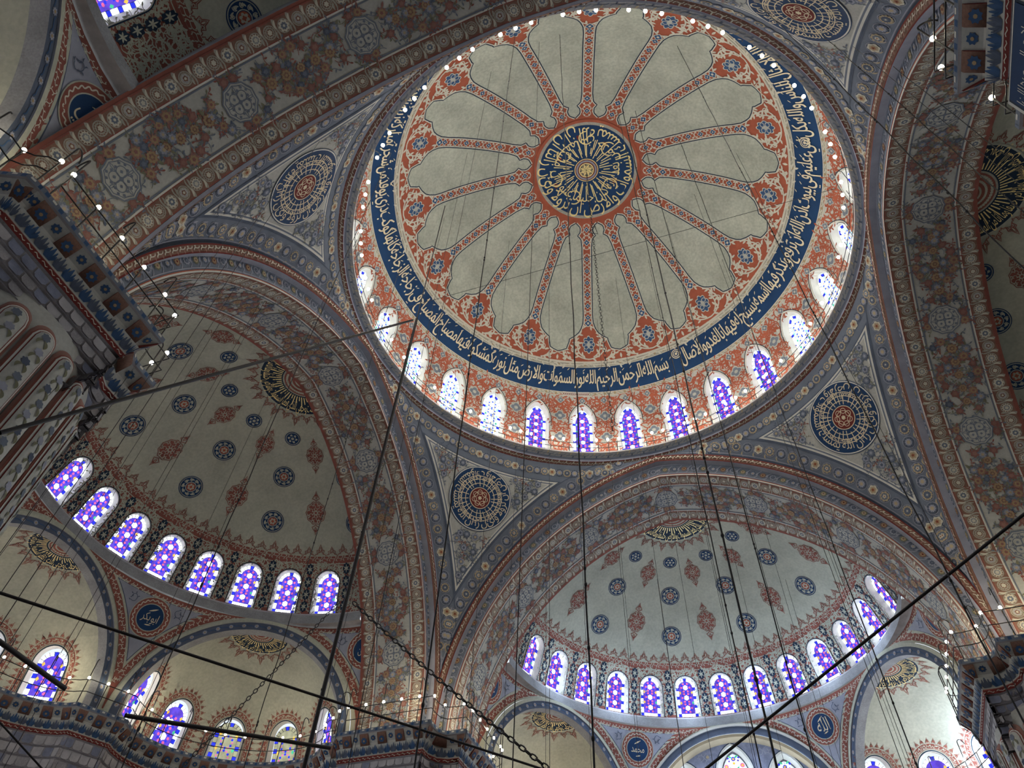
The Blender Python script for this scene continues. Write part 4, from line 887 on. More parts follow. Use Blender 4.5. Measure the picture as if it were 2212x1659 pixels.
# --- exedrae: small half domes opening from the half dome
EXC=np.array([0.,0.,15.9]); EX=Rev((0,-.45,15.9),Rx)   # local frame, chord middle at origin
def circ(r,y,n=49,z0=15.2,cz=15.9,sq=1.):
    a0=math.asin((z0-cz)/r) if abs(z0-cz)<r else 0; a=np.linspace(a0,PI-a0,n); return np.stack([-r*np.cos(a),np.full(n,y),cz+r*np.sin(a)*sq],-1)
def exedra(az,mirror,label):
    s=-1 if mirror else 1
    root=empty('exedra_ceiling',(0,0,0),kind='structure',cat='exedra'); root['label']=label; root['org']=[0.,0.,0.]
    a=-R_(az); m=np.array([math.sin(a)*9.8,FY-math.cos(a)*9.8,0.]); root.location=m; root.rotation_euler=(0,0,a)
    WA=[s*(-11+q) for q in(-71,-35.5,0,36,72)]
    op=[(u,9.3,3.0,22.0,30.6,'round') for u in WA]
    op=[o for o in op if abs(o[0])<83]
    def f(g):
        pr=[(5.48,.02),(5.48,.10),(5.30,.10),(5.30,.04),(4.92,.04),(4.90,-.45),(5.0,-.45)]; ms=['ivory','plaster','lilac','slatedark','greyband','plaster']
        C=[circ(r,y) for r,y in pr]
        for p,q,mm in zip(C[:-1],C[1:],ms): g.grid(np.stack([p,q]),mm)
        A=Par(lambda u,v,off:np.stack([-np.cos(u/5.1)*(5.11+v),.04+off+0*u,15.9+np.sin(u/5.1)*(5.11+v)],-1))
        stamp(g,A,[petals(.11,8,.3,'lilac',1.3,4),petals(.05,5,.3,'ochre',1.7,4)],[(u,0) for u in np.arange(.2,16,.62)])
        stamp(g,A,[stroke(bez([(-.2,-.08),(-.1,.1),(.1,-.1),(.2,.08)],7),.035,'midblue',1.2)],[(u+.31,0) for u in np.arange(.2,15.6,.62)])
    part(root,'arch_ring',f,'blue banded arch of the small half dome')
    def f(g):
        wall(g,EX,-91,91,-6,36,op,'plaster',du=4,nv=3,vs_=4.); u=np.linspace(-91,91,50); v=np.linspace(36,90,16); G=np.stack(np.meshgrid(v,u,indexing='ij'),-1); g.grid(EX.P(G[...,1],G[...,0]),'plaster')
    part(root,'plaster_shell',f)
    def f(g):
        for (uc,hw,vb,vs,vt,k) in op:
            mu=EX.m2u(15);mv=EX.m2v()
            t=np.linspace(0,1,70)
            def O(d):
                al=np.linspace(0,1,60); h=hw+d*mu; top=vs+(vt-vs); y=[]
                b=[(uc-h,vb+(vs-vb)*q) for q in np.linspace(0,1,14)]; ar=[(uc-h*math.cos(q),vs+(vt-vs+d*mv)*math.sin(q)) for q in np.linspace(0,PI,31)][1:-1]; c=[(uc+h,vs-(vs-vb)*q) for q in np.linspace(0,1,14)]
                return np.array(b+ar+c)
            uvstrip(g,EX,O(.12),O(.38),'brick',1.0); uvstrip(g,EX,O(.15),O(.17),'plaster',1.4)
            Q=O(.30); stamp(g,EX,[petals(.045,5,.3,'plaster',2,4)],Q[::3]); Q=O(.25); stamp(g,EX,cloud('plaster',.1),Q[::2],base=.01,sc=.24,rot=RS.uniform(0,6,len(Q[::2])))
            Q=O(.42); P=EX.P(Q[:,0],Q[:,1]); d=np.r_[0,np.cumsum(np.linalg.norm(np.diff(P,axis=0),axis=1))]; n=26; cs=np.linspace(.05,d[-1]-.05,n); U=np.interp(cs,d,Q[:,0]);V=np.interp(cs,d,Q[:,1])
            Uo=np.interp(cs+.05,d,Q[:,0]);Vo=np.interp(cs+.05,d,Q[:,1]); ang_=np.arctan2((Vo-V)/mv,(Uo-U)/mu)
            tip=[stroke(np.array([(-.08,0),(-.05,.1),(0,.20),(.05,.1),(.08,0)]),.03,'brick',1.5),leaf(.14,.07,'brick',1.5,(0,.0),PI/2),disc(.02,'brick',1.5,5,(0,.24))]
            stamp(g,EX,tip,np.c_[U,V],rot=ang_)
    part(root,'window_fringe',f,'red lace border painted round the windows')
    def f(g):
        S=apex(EX); A0,A1=-PI-.25,.25
        L=[ring(0,1.42,'inknavy',2,30,A0,A1),ring(1.42,1.48,'plaster',2,30,A0,A1),ring(0,.62,'plaster',2.6,30,A0,A1),ring(0,.57,'brick',2.8,30,A0,A1)]
        V,T,w=text(CROWN[:44] if az>0 else FACEV[:44],1.,.1); k=(PI+.3)/w; r=1.34-V[:,1]*.62; aa=.15+V[:,0]*k; L.append(('goldleaf',np.c_[r*np.cos(aa),r*np.sin(aa)],T,3.2))
        for q in range(24): b=-PI*(q+.5)/24; r1=.9+.2*((q*7)%3)/2; L.append(stroke([(.68*math.cos(b),.68*math.sin(b)),(r1*math.cos(b+.04),r1*math.sin(b+.04))],.045,'goldleaf',3))
        for q in range(12): b=-PI*(q+.5)/12; L.append(petals(.06,5,.3,'plaster',3,4,c=(.46*math.cos(b),.46*math.sin(b)))); L.append(petals(.05,5,.3,'plaster',3,4,c=(.28*math.cos(b+.1),.28*math.sin(b+.1))))
        L+=crest(1.48,'brick','plaster',11,.72,w=(A0,A1)); stamp(g,S,sub(L,.35),[(0,0)])
    part(root,'crown_inscription',f,'half disc of gold lettering under the crown, fringed in red')
    return root,m,a,op
def exwin(root,m,a,op,tagtxt,sty):
    out=[]
    for i,o in enumerate(op):
        w=make_window(EX,*o,dep=.30,shr=.86,surr=.02,style=sty[i%len(sty)]); ca,sa=math.cos(a),math.sin(a); l=np.array(w.location)
        w.location=(m[0]+ca*l[0]-sa*l[1],m[1]+sa*l[0]+ca*l[1],l[2]); w.rotation_euler=(0,0,a); w['category']='window'; w['group']='stained glass windows of the small half domes'; w['pos']=i; out.append(w)
    return out
def turn(o,k):
    x,y,z=o.location; c,s=math.cos(k*PI/2),math.sin(k*PI/2); o.location=(c*x-s*y,s*x+c*y,z); o.rotation_euler=(0,0,o.rotation_euler[2]+k*PI/2)
SIDE=['the half dome at the foot of the picture','the half dome beside the long tie rod','the half dome above the fluted pier','the half dome at the edge beyond the vertical arch']
# half dome windows
hw0=make_window(HALF,0.,HW['hw'],HW['vb'],HW['vs'],HW['vt'],'round',dep=.34,shr=.84,surr=.03); hw0['category']='window'
first=True
for k in range(4):
    for i in range(-6,7):
        if k==2 and i<3 or k==3 and abs(i)<9: 
            if not (k==2 and i>=3): continue
        o=hw0 if first else dup(hw0); first=False
        o.location=(0,FY,19.); o.rotation_euler=(0,0,-R_(AZ0+AZS*i)); turn(o,k); o['group']='stained glass windows of the half domes'
        n=abs(i); o['label']=(f'round arched stained glass window of {SIDE[k]}, middle one of its row' if i==0 else f'round arched stained glass window of {SIDE[k]}, {n} {"place" if n==1 else "places"} {"clockwise" if i<0 else "anticlockwise"} of the middle')
# exedrae of side 1 (left), used again above the pier; side 0 has a window wall instead of its middle one
EXR=[]
for k,azs in ((0,(-60,60)),(1,(0,60)),(2,(60,)),):
    for az in azs:
        lab={(0,-60):'small half dome low down in the middle of the picture, gold half disc at its crown',(0,60):'small half dome beside the pier, flooded by window light',(1,0):'small half dome at the end of the tie bar with two lace edged windows',(1,60):'small half dome with a row of lace edged windows above the lamp railing',(2,60):'dark plain small half dome above the fluted pier'}[(k,az)]
        mir=(k==0 and az<0)
        root,m,a,op=exedra(az,mir,lab)
        W_=exwin(root,m,a,op,'',['a','a','dim','dim','a'] if (k,az)==(1,60) else ['a'])
        for w in W_:
            turn(w,k); i=w['pos']; w['label']=f'lace edged stained glass window of the {lab.split(",")[0]}, '+['first','second','third','fourth','fifth'][i]+' along its wall'
            del w['pos']
        turn(root,k)
# side 0: middle arch with a tympanum of three large windows
def f(g):
    def rot0(r,y,cz=15.6,n=61): return circ(r,y,n,15.1,cz)
    y0=FY-9.8; pr=[(5.75,y0+.1),(5.75,y0+.16),(5.62,y0+.16),(5.62,y0+.08),(5.30,y0+.08),(5.28,y0-.02),(5.28,y0-.10),(5.12,y0-.10),(5.08,y0-.75),(5.2,y0-.75)]
    ms=['ivory','ivory','greyband','slatedark','slatedark','ivory','tan','tan','plaster']; C=[rot0(r,y) for r,y in pr]
    for p,q,mm in zip(C[:-1],C[1:],ms): g.grid(np.stack([p,q]),mm)
    T=Par(lambda u,v,off:np.stack([-u,np.full_like(u,y0-.75)+off,v+0*u],-1))
    O=np.array([(-5.2,14.)]+[(-5.15*math.cos(t),15.6+5.15*math.sin(t)) for t in np.linspace(0,PI,40)]+[(5.2,14.)])
    wins=[(-.05+u,.98,15.4,18.9+dz,20.55+dz,'ogive') for u,dz in((-2.72,-.75),(0.,0.),(2.72,-.75))]
    us=np.unique(np.round(np.concatenate([np.linspace(-5.15,5.15,41)]+[w[0]+w[1]*np.sin(np.linspace(-PI/2,PI/2,15)) for w in wins]),4))
    top=lambda u:15.6+math.sqrt(max(5.15**2-u*u,0))
    for p,q in zip(us[:-1],us[1:]):
        o=next((o for o in wins if abs((p+q)/2-o[0])<o[1]),None)
        tz=lambda u:o[3]+(o[4]-o[3])*float(ogive(min(1,abs(u-o[0])/o[1])))
        sg=[(14.,14.,top(p),top(q))] if o is None else [(14.,14.,o[2],o[2]),(tz(p),tz(q),top(p),top(q))]
        for a0,b0,a1,b1 in sg:
            t=np.linspace(0,1,5); G=np.stack([np.c_[np.full(5,p),a0+(a1-a0)*t],np.c_[np.full(5,q),b0+(b1-b0)*t]],1); g.grid(T.P(G[...,0],G[...,1]),'stoneblue')
    pts=[]
    for x in np.arange(-4.8,4.9,.42):
        for z in np.arange(15,20.8,.42):
            if x*x+(z-15.6)**2<4.9**2 and not any(abs(x-o[0])<o[1]+.3 and z<o[4]+.2-.3*abs(x-o[0]) for o in wins): pts.append((x,z))
    pts=np.array(pts); stamp(g,T,rumi('lilac',.10),pts,rot=RS.uniform(0,6.28,len(pts)),sc=.42); stamp(g,T,petals and [petals(.10,7,.3,'tan',1.6,4)],pts[::3])
    f.w=(T,wins)
tym=empty('tympanum_wall',kind='structure',cat='tympanum'); part(tym,'window_wall',f); tym['label']='blue grey arched wall of three large windows at the foot of the half dome'
T,wins=f.w
for i,o in enumerate(wins):
    w=make_window(T,*o,dep=.35,shr=.82,surr=.10,pat=venetian); tag(w,'large many coloured '+['window beside the arch wall on the low side','middle window, tallest of the three','window next to the name roundel side'][i]+' in the arched wall','window','large windows of the arched end wall')
# turn the shared shells into place
ARL=['great arch over the half dome at the foot of the picture','great arch curving down over the half dome beside the tie rod','great arch crossing the top corner with three octagons','great arch rising up the edge of the picture']
HDL=['half dome at the foot of the picture, lit blue by its windows','half dome with plain plaster crossed by the long tie rod','half dome in shade behind the long flowered arch','half dome at the picture edge with half its gold inscription']
for k in range(4):
    for src,lab in((pen,PL[(3,0,1,2)[k]]),(arch,ARL[k]),(half,HDL[k])):
        o=src if k==0 else dup(src,rz=k*PI/2); o['label']=lab
HALFK=[o for o in bpy.data.objects if o.name.startswith('half_dome_ceiling')]
HALFK.sort(key=lambda o:o.rotation_euler[2])
for k,ws in enumerate((('محمد','الله','عمر','علي'),('عثمان','ابو بكر','حسن','حسين'),('الله','محمد','علي','علي'),('محمد','الله','عمر','علي'))):
    for az,w_ in zip((-30,30,-90,90),ws): nameroundel(az,w_,HALFK[k])
pen['label']='pendentive whose round inscription is complete, between the low half dome and the edge arch'

DAYW=1.
# daylight that enters by the windows of the low half dome and of its arched end wall
for x,y,z,w in [(-2.7,FY-9.0,17.6,110),(0,FY-9.0,18.2,150),(2.7,FY-9.0,17.6,110),(-11.6,FY-7.2,17.2,420)]+[(-8.9*math.sin(R_(q)),FY-8.9*math.cos(R_(q)),22.6,95) for q in(-62,-37,-12,13,38,63)]:
    l=bpy.data.lights.new('window_daylight','POINT'); l.energy=w*DAYW; l.color=(.62,.76,1.); l.shadow_soft_size=.25; o=bpy.data.objects.new('window_daylight',l); o.location=(x,y,z); COL.objects.link(o)
# ---- cornices of the piers and exedrae: profile = (distance back from the edge, height)
PROF=[(0.,ZC),(0.,15.47),(.05,15.44),(.30,15.12),(.36,15.05),(.30,15.02),(.42,14.62),(.40,14.58),(.44,14.44),(.50,14.40)]
PM=['slate','stonelight','field','ivory','ivory','field','brick','darkred','stone']
def offsetpath(P,d):   # P open polyline in plan, open air on its right-hand side
    P=np.asarray(P,float); T=norm(np.gradient(P,axis=0)); N=0
    # mitred offset
    E=norm(np.diff(P,axis=0)); n0=np.c_[E[:,1],-E[:,0]]; M=np.vstack([n0[:1],n0[:-1]+n0[1:],n0[-1:]]); M=norm(M); k=np.r_[1,np.clip((M[1:-1]*n0[:-1]).sum(1),.5,1),1]; return P+M*(d/k)[:,None]
def resample(P,ds):
    P=np.asarray(P,float); out=[P[0]]
    for a,b in zip(P[:-1],P[1:]):
        n=max(1,int(round(np.linalg.norm(b-a)/ds)))
        for i in range(1,n+1): out.append(a+(b-a)*i/n)
    return np.array(out)
class Sweep:  # u along the path (m), v across: sum along profile
    def __init__(s,P,prof):
        s.P=np.asarray(P,float); s.L=np.r_[0,np.cumsum(np.linalg.norm(np.diff(s.P,axis=0),axis=1))]; s.prof=np.array(prof); s.M=offsetpath(s.P,1.)-s.P
    def at(s,u,d,z):
        x=np.interp(u,s.L,s.P[:,0])+np.interp(u,s.L,s.M[:,0])*d; y=np.interp(u,s.L,s.P[:,1])+np.interp(u,s.L,s.M[:,1])*d; return np.stack([x,y,z+0*x],-1)
def cornice(P,label,name='pier_cornice',step=.82,cat='cornice'):
    root=empty(name,label=label,cat=cat,kind='structure'); S=Sweep(resample(P,.45),PROF); L=S.L[-1]
    def f(g):
        for (a,b),(c,d),m in zip(PROF[:-1],PROF[1:],PM): g.grid(np.stack([S.at(S.L,a,b),S.at(S.L,c,d)]),m)
        g.grid(np.stack([S.at(S.L,0,ZC),S.at(S.L,1.6,ZC)]),'stonelight')
        # crenellated blue edge
        n=int(L/.22); 
        for i in range(n):
            u=(i+.5)*.22; uu=np.array([u-.06,u+.06]); g.grid(np.stack([S.at(uu,-.006,15.62),S.at(uu,-.006,15.50+.05*(i%2))]),'ivory' if i%2 else 'midblue')
        # blue acanthus leaves
        n=int(L/.30)
        for i in range(n):
            u=(i+.5)*.30
            for du,zt,w in((0,15.0,.11),(-.09,14.93,.07),(.09,14.93,.07),(-.13,14.82,.05),(.13,14.82,.05)):
                uu=np.array([u+du*.5-w/2,u+du*.5+w/2]); q=np.stack([S.at(uu,.40,14.66),S.at(np.array([u+du-w/2,u+du+w/2]),.34,(14.66+zt)/2),S.at(np.array([u+du-.012,u+du+.012]),.29,zt)]); g.grid(q,'midblue' if i%2 else 'slatedark')
        # scrolls of the red strip
        n=int(L/.24)
        for i in range(n):
            u=(i+.5)*.24; t=np.linspace(-.09,.09,5); z=14.51+.035*np.sin(t*35); g.grid(np.stack([S.at(u+t,.405,z+.012),S.at(u+t,.41,z-.012)]),'cream')
    part(root,'moulding',f)
    n=max(1,int(L/step)); th=np.arange(16)*2*PI/16
    for i in range(n):
        u=(i+.5)*L/n; h=.21
        def f(g):
            # wedge bracket: brown soffit with a blue daisy, carved side
            e0=[S.at(np.array([u-h,u+h]),d,np.array([z,z])) for d,z in((.05,15.44),(.06,15.36),(.30,15.02),(.33,15.06))]
            g.grid(np.stack(e0),'brown')
            for s in(-1,1):
                a=S.at(np.array([u+s*h]),.05,np.array([15.44]))[0];b=S.at(np.array([u+s*h]),.06,np.array([15.36]))[0];c=S.at(np.array([u+s*h]),.30,np.array([15.02]))[0]; d=S.at(np.array([u+s*h]),.33,np.array([15.10]))[0]; g.quad([a,b,c,d],[[0,1,2,3]],'darkred')
            def fl(r,m,o):
                k=1-.25*np.abs(np.cos(4*th)); X=u+r*k*np.cos(th); t=.5+r*k*np.sin(th)/.42; V=S.at(X,.06+.24*t-o*.6,15.36-.34*t-o); c=S.at(np.array([u]),.18-o*.6,np.array([15.19-o])); g.tri(np.vstack([c,V]),[(0,j+1,(j+1)%16+1) for j in range(16)],m)
            fl(.15,'midblue',.012); fl(.05,'ochre',.02)
        o=part(root,'bracket',f)
    def f(g):
        for i in range(n+1):   # small daisies between the brackets
            u=min(max(i*L/n,.15),L-.15)
            for r,m,o in((.13,'midblue',.010),(.045,'ochre',.018)):
                k=1-.25*np.abs(np.cos(4*th)); t=.5+r*k*np.sin(th)/.42; V=S.at(u+r*k*np.cos(th),.05+.25*t-o*.7,15.44-.32*t-o); c=S.at(np.array([u]),.175-o*.7,np.array([15.28-o])); g.tri(np.vstack([c,V]),[(0,j+1,(j+1)%16+1) for j in range(16)],m)
    part(root,'daisy_row',f)
    return root,S
A_=9.97; c1=11.15
# plan of one pier cornice in the quadrant -x,-y (open air towards the middle of the hall)
PIER=[(-15.7,-A_),(-c1,-A_),(-c1,-c1+.35),(-c1+.12,-c1+.12),(-c1+.35,-c1),(-A_,-c1),(-A_,-15.7)]
def bow(R0,R1,k=18): # exedra ledge in its chord frame
    t=np.linspace(PI,0,k); return [(R0*math.cos(a),-R1*math.sin(a)) for a in t]
def stonebody(g,S,tiers,seed=0):
    r=random.Random(seed)
    for (d0,z0),(d1,z1) in zip(tiers[:-1],tiers[1:]):
        g.grid(np.stack([S.at(S.L,d0,z0),S.at(S.L,d0+.02,z1+.05),S.at(S.L,d1,z1)]),'stone')
        w=.40; n=int(S.L[-1]/w); sh=r.random()*w
        for i in range(n):
            u0=sh+(i+.06)*w;u1=sh+(i+.94)*w; um=(u0+u1)/2
            if u1>S.L[-1]: continue
            q=[S.at(np.array([uu]),d0-.012,np.array([zz]))[0] for uu,zz in((u0,z0-.025),(u1,z0-.025),(u1,z1+.13),(um+.11,z1+.065),(um-.11,z1+.065),(u0,z1+.13))]
            g.tri(q,[(0,1,2),(0,2,3),(0,3,4),(0,4,5)],('stonelight','stoneblue','stone','stonelight')[r.randrange(4)])
        g.grid(np.stack([S.at(S.L,d0-.01,z1+.03),S.at(S.L,d0-.01,z1)]),'joint')
def pier(k,shift,labs):
    root,S=cornice(PIER,labs[0])
    body=empty('pier_wall',label=labs[1],cat='pier',kind='structure')
    def f(g):
        stonebody(g,S,[(.5,14.40),(.56,14.05),(.66,13.72),(.80,13.42),(.98,13.1),(1.2,12.6)],k)
        uu=S.L; g.grid(np.stack([S.at(uu,1.2,12.6),S.at(uu,1.5,8.)]),'stone')
        # little pyramids of the stalactite work at the re-entrant corner
        c=np.array([-c1,-c1]); 
        for i in range(5):
            for j in range(3):
                a=-PI/4+ (i-2)*.28; p=c+np.array([-math.cos(PI/4+(i-2)*.3),-math.sin(PI/4+(i-2)*.3)])*(.35+.22*j); z=14.35-.32*j
                b=[(p[0]-.17,p[1],z),(p[0],p[1]-.17,z),(p[0]+.17,p[1],z-.02),(p[0],p[1]+.17,z-.02),(p[0]+.12,p[1]+.12,z-.22)]; g.tri(b,[(0,1,4),(1,2,4),(2,3,4),(3,0,4)],'stonelight' if (i+j)%2 else 'stoneblue')
    part(body,'stone_courses',f)
    CX=-13.25; Rr=2.78; NF=24
    def f(g):
        th=np.linspace(0,2*PI,NF*8+1); z=[13.75,13.6,9.,4.,-1.6]
        g.grid(np.stack([np.stack([CX+Rr*np.cos(th),CX+Rr*np.sin(th),0*th+q],-1) for q in z]),'field')
        g.grid(np.stack([np.stack([CX+Rr*np.cos(th),CX+Rr*np.sin(th),0*th+13.75],-1),np.stack([CX+(Rr-.8)*np.cos(th),CX+(Rr-.8)*np.sin(th),0*th+14.5],-1)]),'stonelight')
    part(body,'column_core',f)
    # convex flutes with rounded heads
    Q=Par(lambda u,v,off:np.stack([CX+(Rr+off)*np.cos(u/Rr),CX+(Rr+off)*np.sin(u/Rr),v+0*u],-1))
    w=2*PI*Rr/NF
    for i in range(NF):
        a=2*PI*i/NF
        if not -.35<a<PI/2+.35 and not a>2*PI-.4: continue
        def f(g):
            hw=w*.42; O=[]; 
            for q,(s,mm) in enumerate(((1.12,'rose'),(1.,'brick'),(.9,'ivory'),(.78,'darkred'),(.72,'field'))):
                h=hw*s; pts=[(h*x,13.0+h*1.15*math.sqrt(max(0,1-x*x))) for x in np.linspace(-1,1,13)]; 
                X=np.array([p[0] for p in pts]); Zt=np.array([p[1] for p in pts]); bul=.14*np.sqrt(np.maximum(1-(X/hw/1.13)**2,0))
                G=np.stack([Q.P(a*Rr+X,Zt,.01+.012*q+bul*.2),Q.P(a*Rr+X,Zt-.15,.02+.012*q+bul),Q.P(a*Rr+X,0*X+9.,.02+.012*q+bul),Q.P(a*Rr+X,0*X-1.6,.02+.012*q+bul)]); g.grid(G,mm)
            for j in range(14):
                zz=12.95-j*.42; stamp(g,Q,[petals(.11,7,.3,('slate','lilac','slatedark')[j%3],1,5),leaf(.22,.08,'olive',1,(.02,-.08),-1.2,.2),leaf(.2,.07,'olive',1,(-.02,-.1),-2.0,-.2)],[(a*Rr+(.04 if j%2 else -.04),zz)],base=.21)
        part(body,'flute',f)
    for r in(root,body):
        r.rotation_euler=(0,0,k*PI/2); r.location=shift
    return root,body
SH={0:(-.05,-.05,0),1:(0,0,0),2:(-.30,-.30,0),3:(.25,-.25,0)}
PLB={0:('blue washed cornice with leaf brackets under the edge arch, in window light','pier of pale blue stone courses under the blue washed cornice'),
     1:('flowered cornice with brown brackets at the foot of the picture between two half domes','stone pier under the cornice at the foot of the picture'),
     2:('cornice with blue leaves and daisy brackets above the fluted column','fluted column painted with flowers under a stone pier head'),
     3:('corner of a daisy bracket cornice hanging into the top of the picture','pier head beside the dark lettered panel at the top')}
for k in range(4): pier(k,SH[k],PLB[k])
def excorn(k,az,lab,ends=True):
    m=np.array([0,FY])+np.array([-math.sin(R_(az)),-math.cos(R_(az))])*9.8; a=-R_(az); P=np.array(bow(4.35,2.95)); P=np.c_[P[:,0]*math.cos(a)-P[:,1]*math.sin(a),P[:,0]*math.sin(a)+P[:,1]*math.cos(a)]+m
    return P
def excornice(k,azs,lab,s0,s1,shift=(0,0,0)):
    P=[]
    f9=lambda x,y:(x,FY-y)
    for az in sorted(azs,reverse=True): P+= [tuple(p) for p in excorn(k,az,'')]
    if s1: P=[f9(-9.97,-.2),f9(-10.05,.25),f9(-10.7,.55)]+P
    if s0: P=P+[f9(10.7,.55),f9(10.05,.25),f9(9.97,-.2)]
    root,S=cornice(P,lab,'exedra_cornice')
    root.rotation_euler=(0,0,k*PI/2); root.location=shift
    body=empty('exedra_wall',label='stone courses and red arch lines under the '+lab,cat='wall',kind='structure')
    def f(g):
        stonebody(g,S,[(.5,14.40),(.54,13.95),(.60,13.5),(.68,13.05),(.78,12.6),(.9,12.1),(1.0,11.5)],k+7)
        g.grid(np.stack([S.at(S.L,1.,11.5),S.at(S.L,1.1,9.8)]),'stone')
        n=int(S.L[-1]/2.3)
        for i in range(n):
            u0=(i+.5)*S.L[-1]/n; t=np.linspace(-1,1,13); zt=12.6-np.abs(t)**1.6*1.1; g.grid(np.stack([S.at(u0+t*.85,.62,zt+.10),S.at(u0+t*.85,.62,zt-.08)]),'brick'); g.grid(np.stack([S.at(u0+t*.78,.60,zt-.12),S.at(u0+t*.78,.80,zt*0+10.6)]),'slatedark')
    part(body,'stone_courses',f); body.rotation_euler=(0,0,k*PI/2); body.location=shift
    return S
def rotk(p,k):
    x,y,z=p; c,s=math.cos(k*PI/2),math.sin(k*PI/2); return np.array([c*x-s*y,s*x+c*y,z])
EXS={}
EXS[1]=excornice(1,(-60,0,60),'curved cornice under the small half domes by the tie rod',True,True)
EXS[0]=excornice(0,(-60,),'curved cornice under the low small half dome',True,False)
EXS['0b']=excornice(0,(60,),'curved cornice under the brightly lit small half dome',False,True)
EXS[2]=excornice(2,(60,),'curved cornice in the dark top corner',False,True,SH[2])
# ---- iron lamp railings
def railing(S,k,shift,label,u0,u1,step=.90,hooks=True,z0=ZC,light=4,d=.06,closed=False):
    n=max(2,int(round((u1-u0)/step))); us=np.linspace(u0,u1,n+1); P0=S.at(us,d,z0)
    P0=np.array([rotk(p,k)+np.array(shift) for p in P0]); org=P0[len(P0)//2]
    root=empty('lamp_railing',tuple(org),label=label,cat='railing'); root['org']=[float(v) for v in org]
    c=np.array(rotk((S.P[:,0].mean(),S.P[:,1].mean(),0),k))
    for i,p in enumerate(P0):
        T=P0[min(i+1,n)]-P0[max(i-1,0)]; T/=np.linalg.norm(T); out=np.array([T[1],-T[0],0.])
        g=Geo(); top=1.15; Pp=[p,p+[0,0,top]]
        if hooks and i%2==0 or i in(0,n):
            a=np.linspace(0,PI*.95,9); r=.20; Pp=[p,p+[0,0,1.9]]+[p+np.array([0,0,1.95])+out*r*(1-math.cos(q))+np.array([0,0,r*math.sin(q)]) for q in a]
        g.tube(Pp,.022,'iron',5); g.build('post',root)
    uu=np.linspace(u0,u1,max(24,3*n)); 
    for h in(.55,1.1):
        g=Geo(); Q=np.array([rotk(q,k)+np.array(shift) for q in S.at(uu,d,z0+h)]); g.tube(Q,.019,'iron',5); g.build('rail',root)
    for i,p in enumerate(P0):
        q=p+np.array([0,0,1.17]); g=Geo(); g.ball(q,.062,'bulb',8,1.2); g.tube([q-[0,0,.14],q-[0,0,.05]],.03,'steel',6); b=g.build('lamp_bulb',root); b['label']='glowing clear bulb'
    if light:
        for t in np.linspace(0,1,light+2)[1:-1]:
            i=int(t*n); l=bpy.data.lights.new('bulb_light','POINT'); l.energy=BULBW*{0:1.,1:1.,2:.22,3:.15}[k]; l.color=(1.,.84,.60); l.shadow_soft_size=.12; o=bpy.data.objects.new('bulb_light',l); o.location=P0[i]+np.array([0,0,1.25])-org; o.parent=root; COL.objects.link(o)
    return root
BULBW=55.; RINGW=85.
SP=Sweep(resample(PIER,.45),PROF)
for k,lab in((0,'iron lamp railing with glowing bulbs on the blue washed cornice'),(1,'iron lamp railing with hooked posts on the cornice at the foot of the picture'),(2,'iron lamp railing with bent hooks above the fluted column'),(3,'short stretch of lamp railing with three bulbs at the top corner')):
    railing(SP,k,SH[k],lab,.2,SP.L[-1]-.2)
for key,k,lab,a,b in ((1,1,'long curved lamp railing under the lace edged windows',.6,-.6),(0,0,'curved lamp railing below the low small half dome',.6,-.3),('0b',0,'curved lamp railing in the glare beside the blue washed cornice',.3,-.6),(2,2,'lamp railing in the dark top corner',.3,-.6)):
    S=EXS[key]; railing(S,k,SH[2] if key==2 else (0,0,0),lab,a,S.L[-1]+b,step=.95,light=6 if key==1 else 3)
# ring of bulbs round the foot of the dome
root=empty('lamp_ring',(0,0,31.28),label='ring of small bulbs on an iron rail round the foot of the dome',cat='railing'); root['org']=[0.,0.,31.28]
a=np.radians(np.linspace(0,360,181))
for h,r in((.40,11.95),(.80,11.92)):
    g=Geo(); g.tube(np.stack([-np.sin(a)*r,-np.cos(a)*r,0*a+31.28+h],-1),.018,'iron',5); g.build('rail',root)
for i in range(28):
    az=R_(DW0+DWS*(i+.5)); p=np.array([-math.sin(az)*11.86,-math.cos(az)*11.95,31.28]); g=Geo(); g.tube([p,p+[0,0,1.0]],.018,'iron',5)
    q=np.linspace(0,PI,7); az2=az+R_(3.9); p2=np.array([-math.sin(az2)*11.86,-math.cos(az2)*11.95,31.28]); n=np.array([math.sin(az2),math.cos(az2),0]); g.tube([p2,p2+[0,0,1.3]]+[p2+np.array([0,0,1.35+.16*math.sin(t)])+n*.16*(1-math.cos(t)) for t in q],.016,'iron',5); g.build('post',root)
for i in range(28):
    for d in(-3.25,0,3.25):
        az=R_(DW0+DWS*(i+.5)+d); p=np.array([-math.sin(az)*11.62,-math.cos(az)*11.62,32.02]); g=Geo(); g.ball(p,.085,'bulb',8,1.1); g.tube([p-[0,0,.15],p-[0,0,.05]],.035,'steel',6); b=g.build('lamp_bulb',root); b['label']='glowing round bulb'
        if d==0:
            l=bpy.data.lights.new('bulb_light','POINT'); l.energy=RINGW; l.color=(1.,.93,.80); l.shadow_soft_size=.10; o=bpy.data.objects.new('bulb_light',l); o.location=tuple(np.array([p[0]*.97,p[1]*.97,.95])); o.parent=root; COL.objects.link(o)
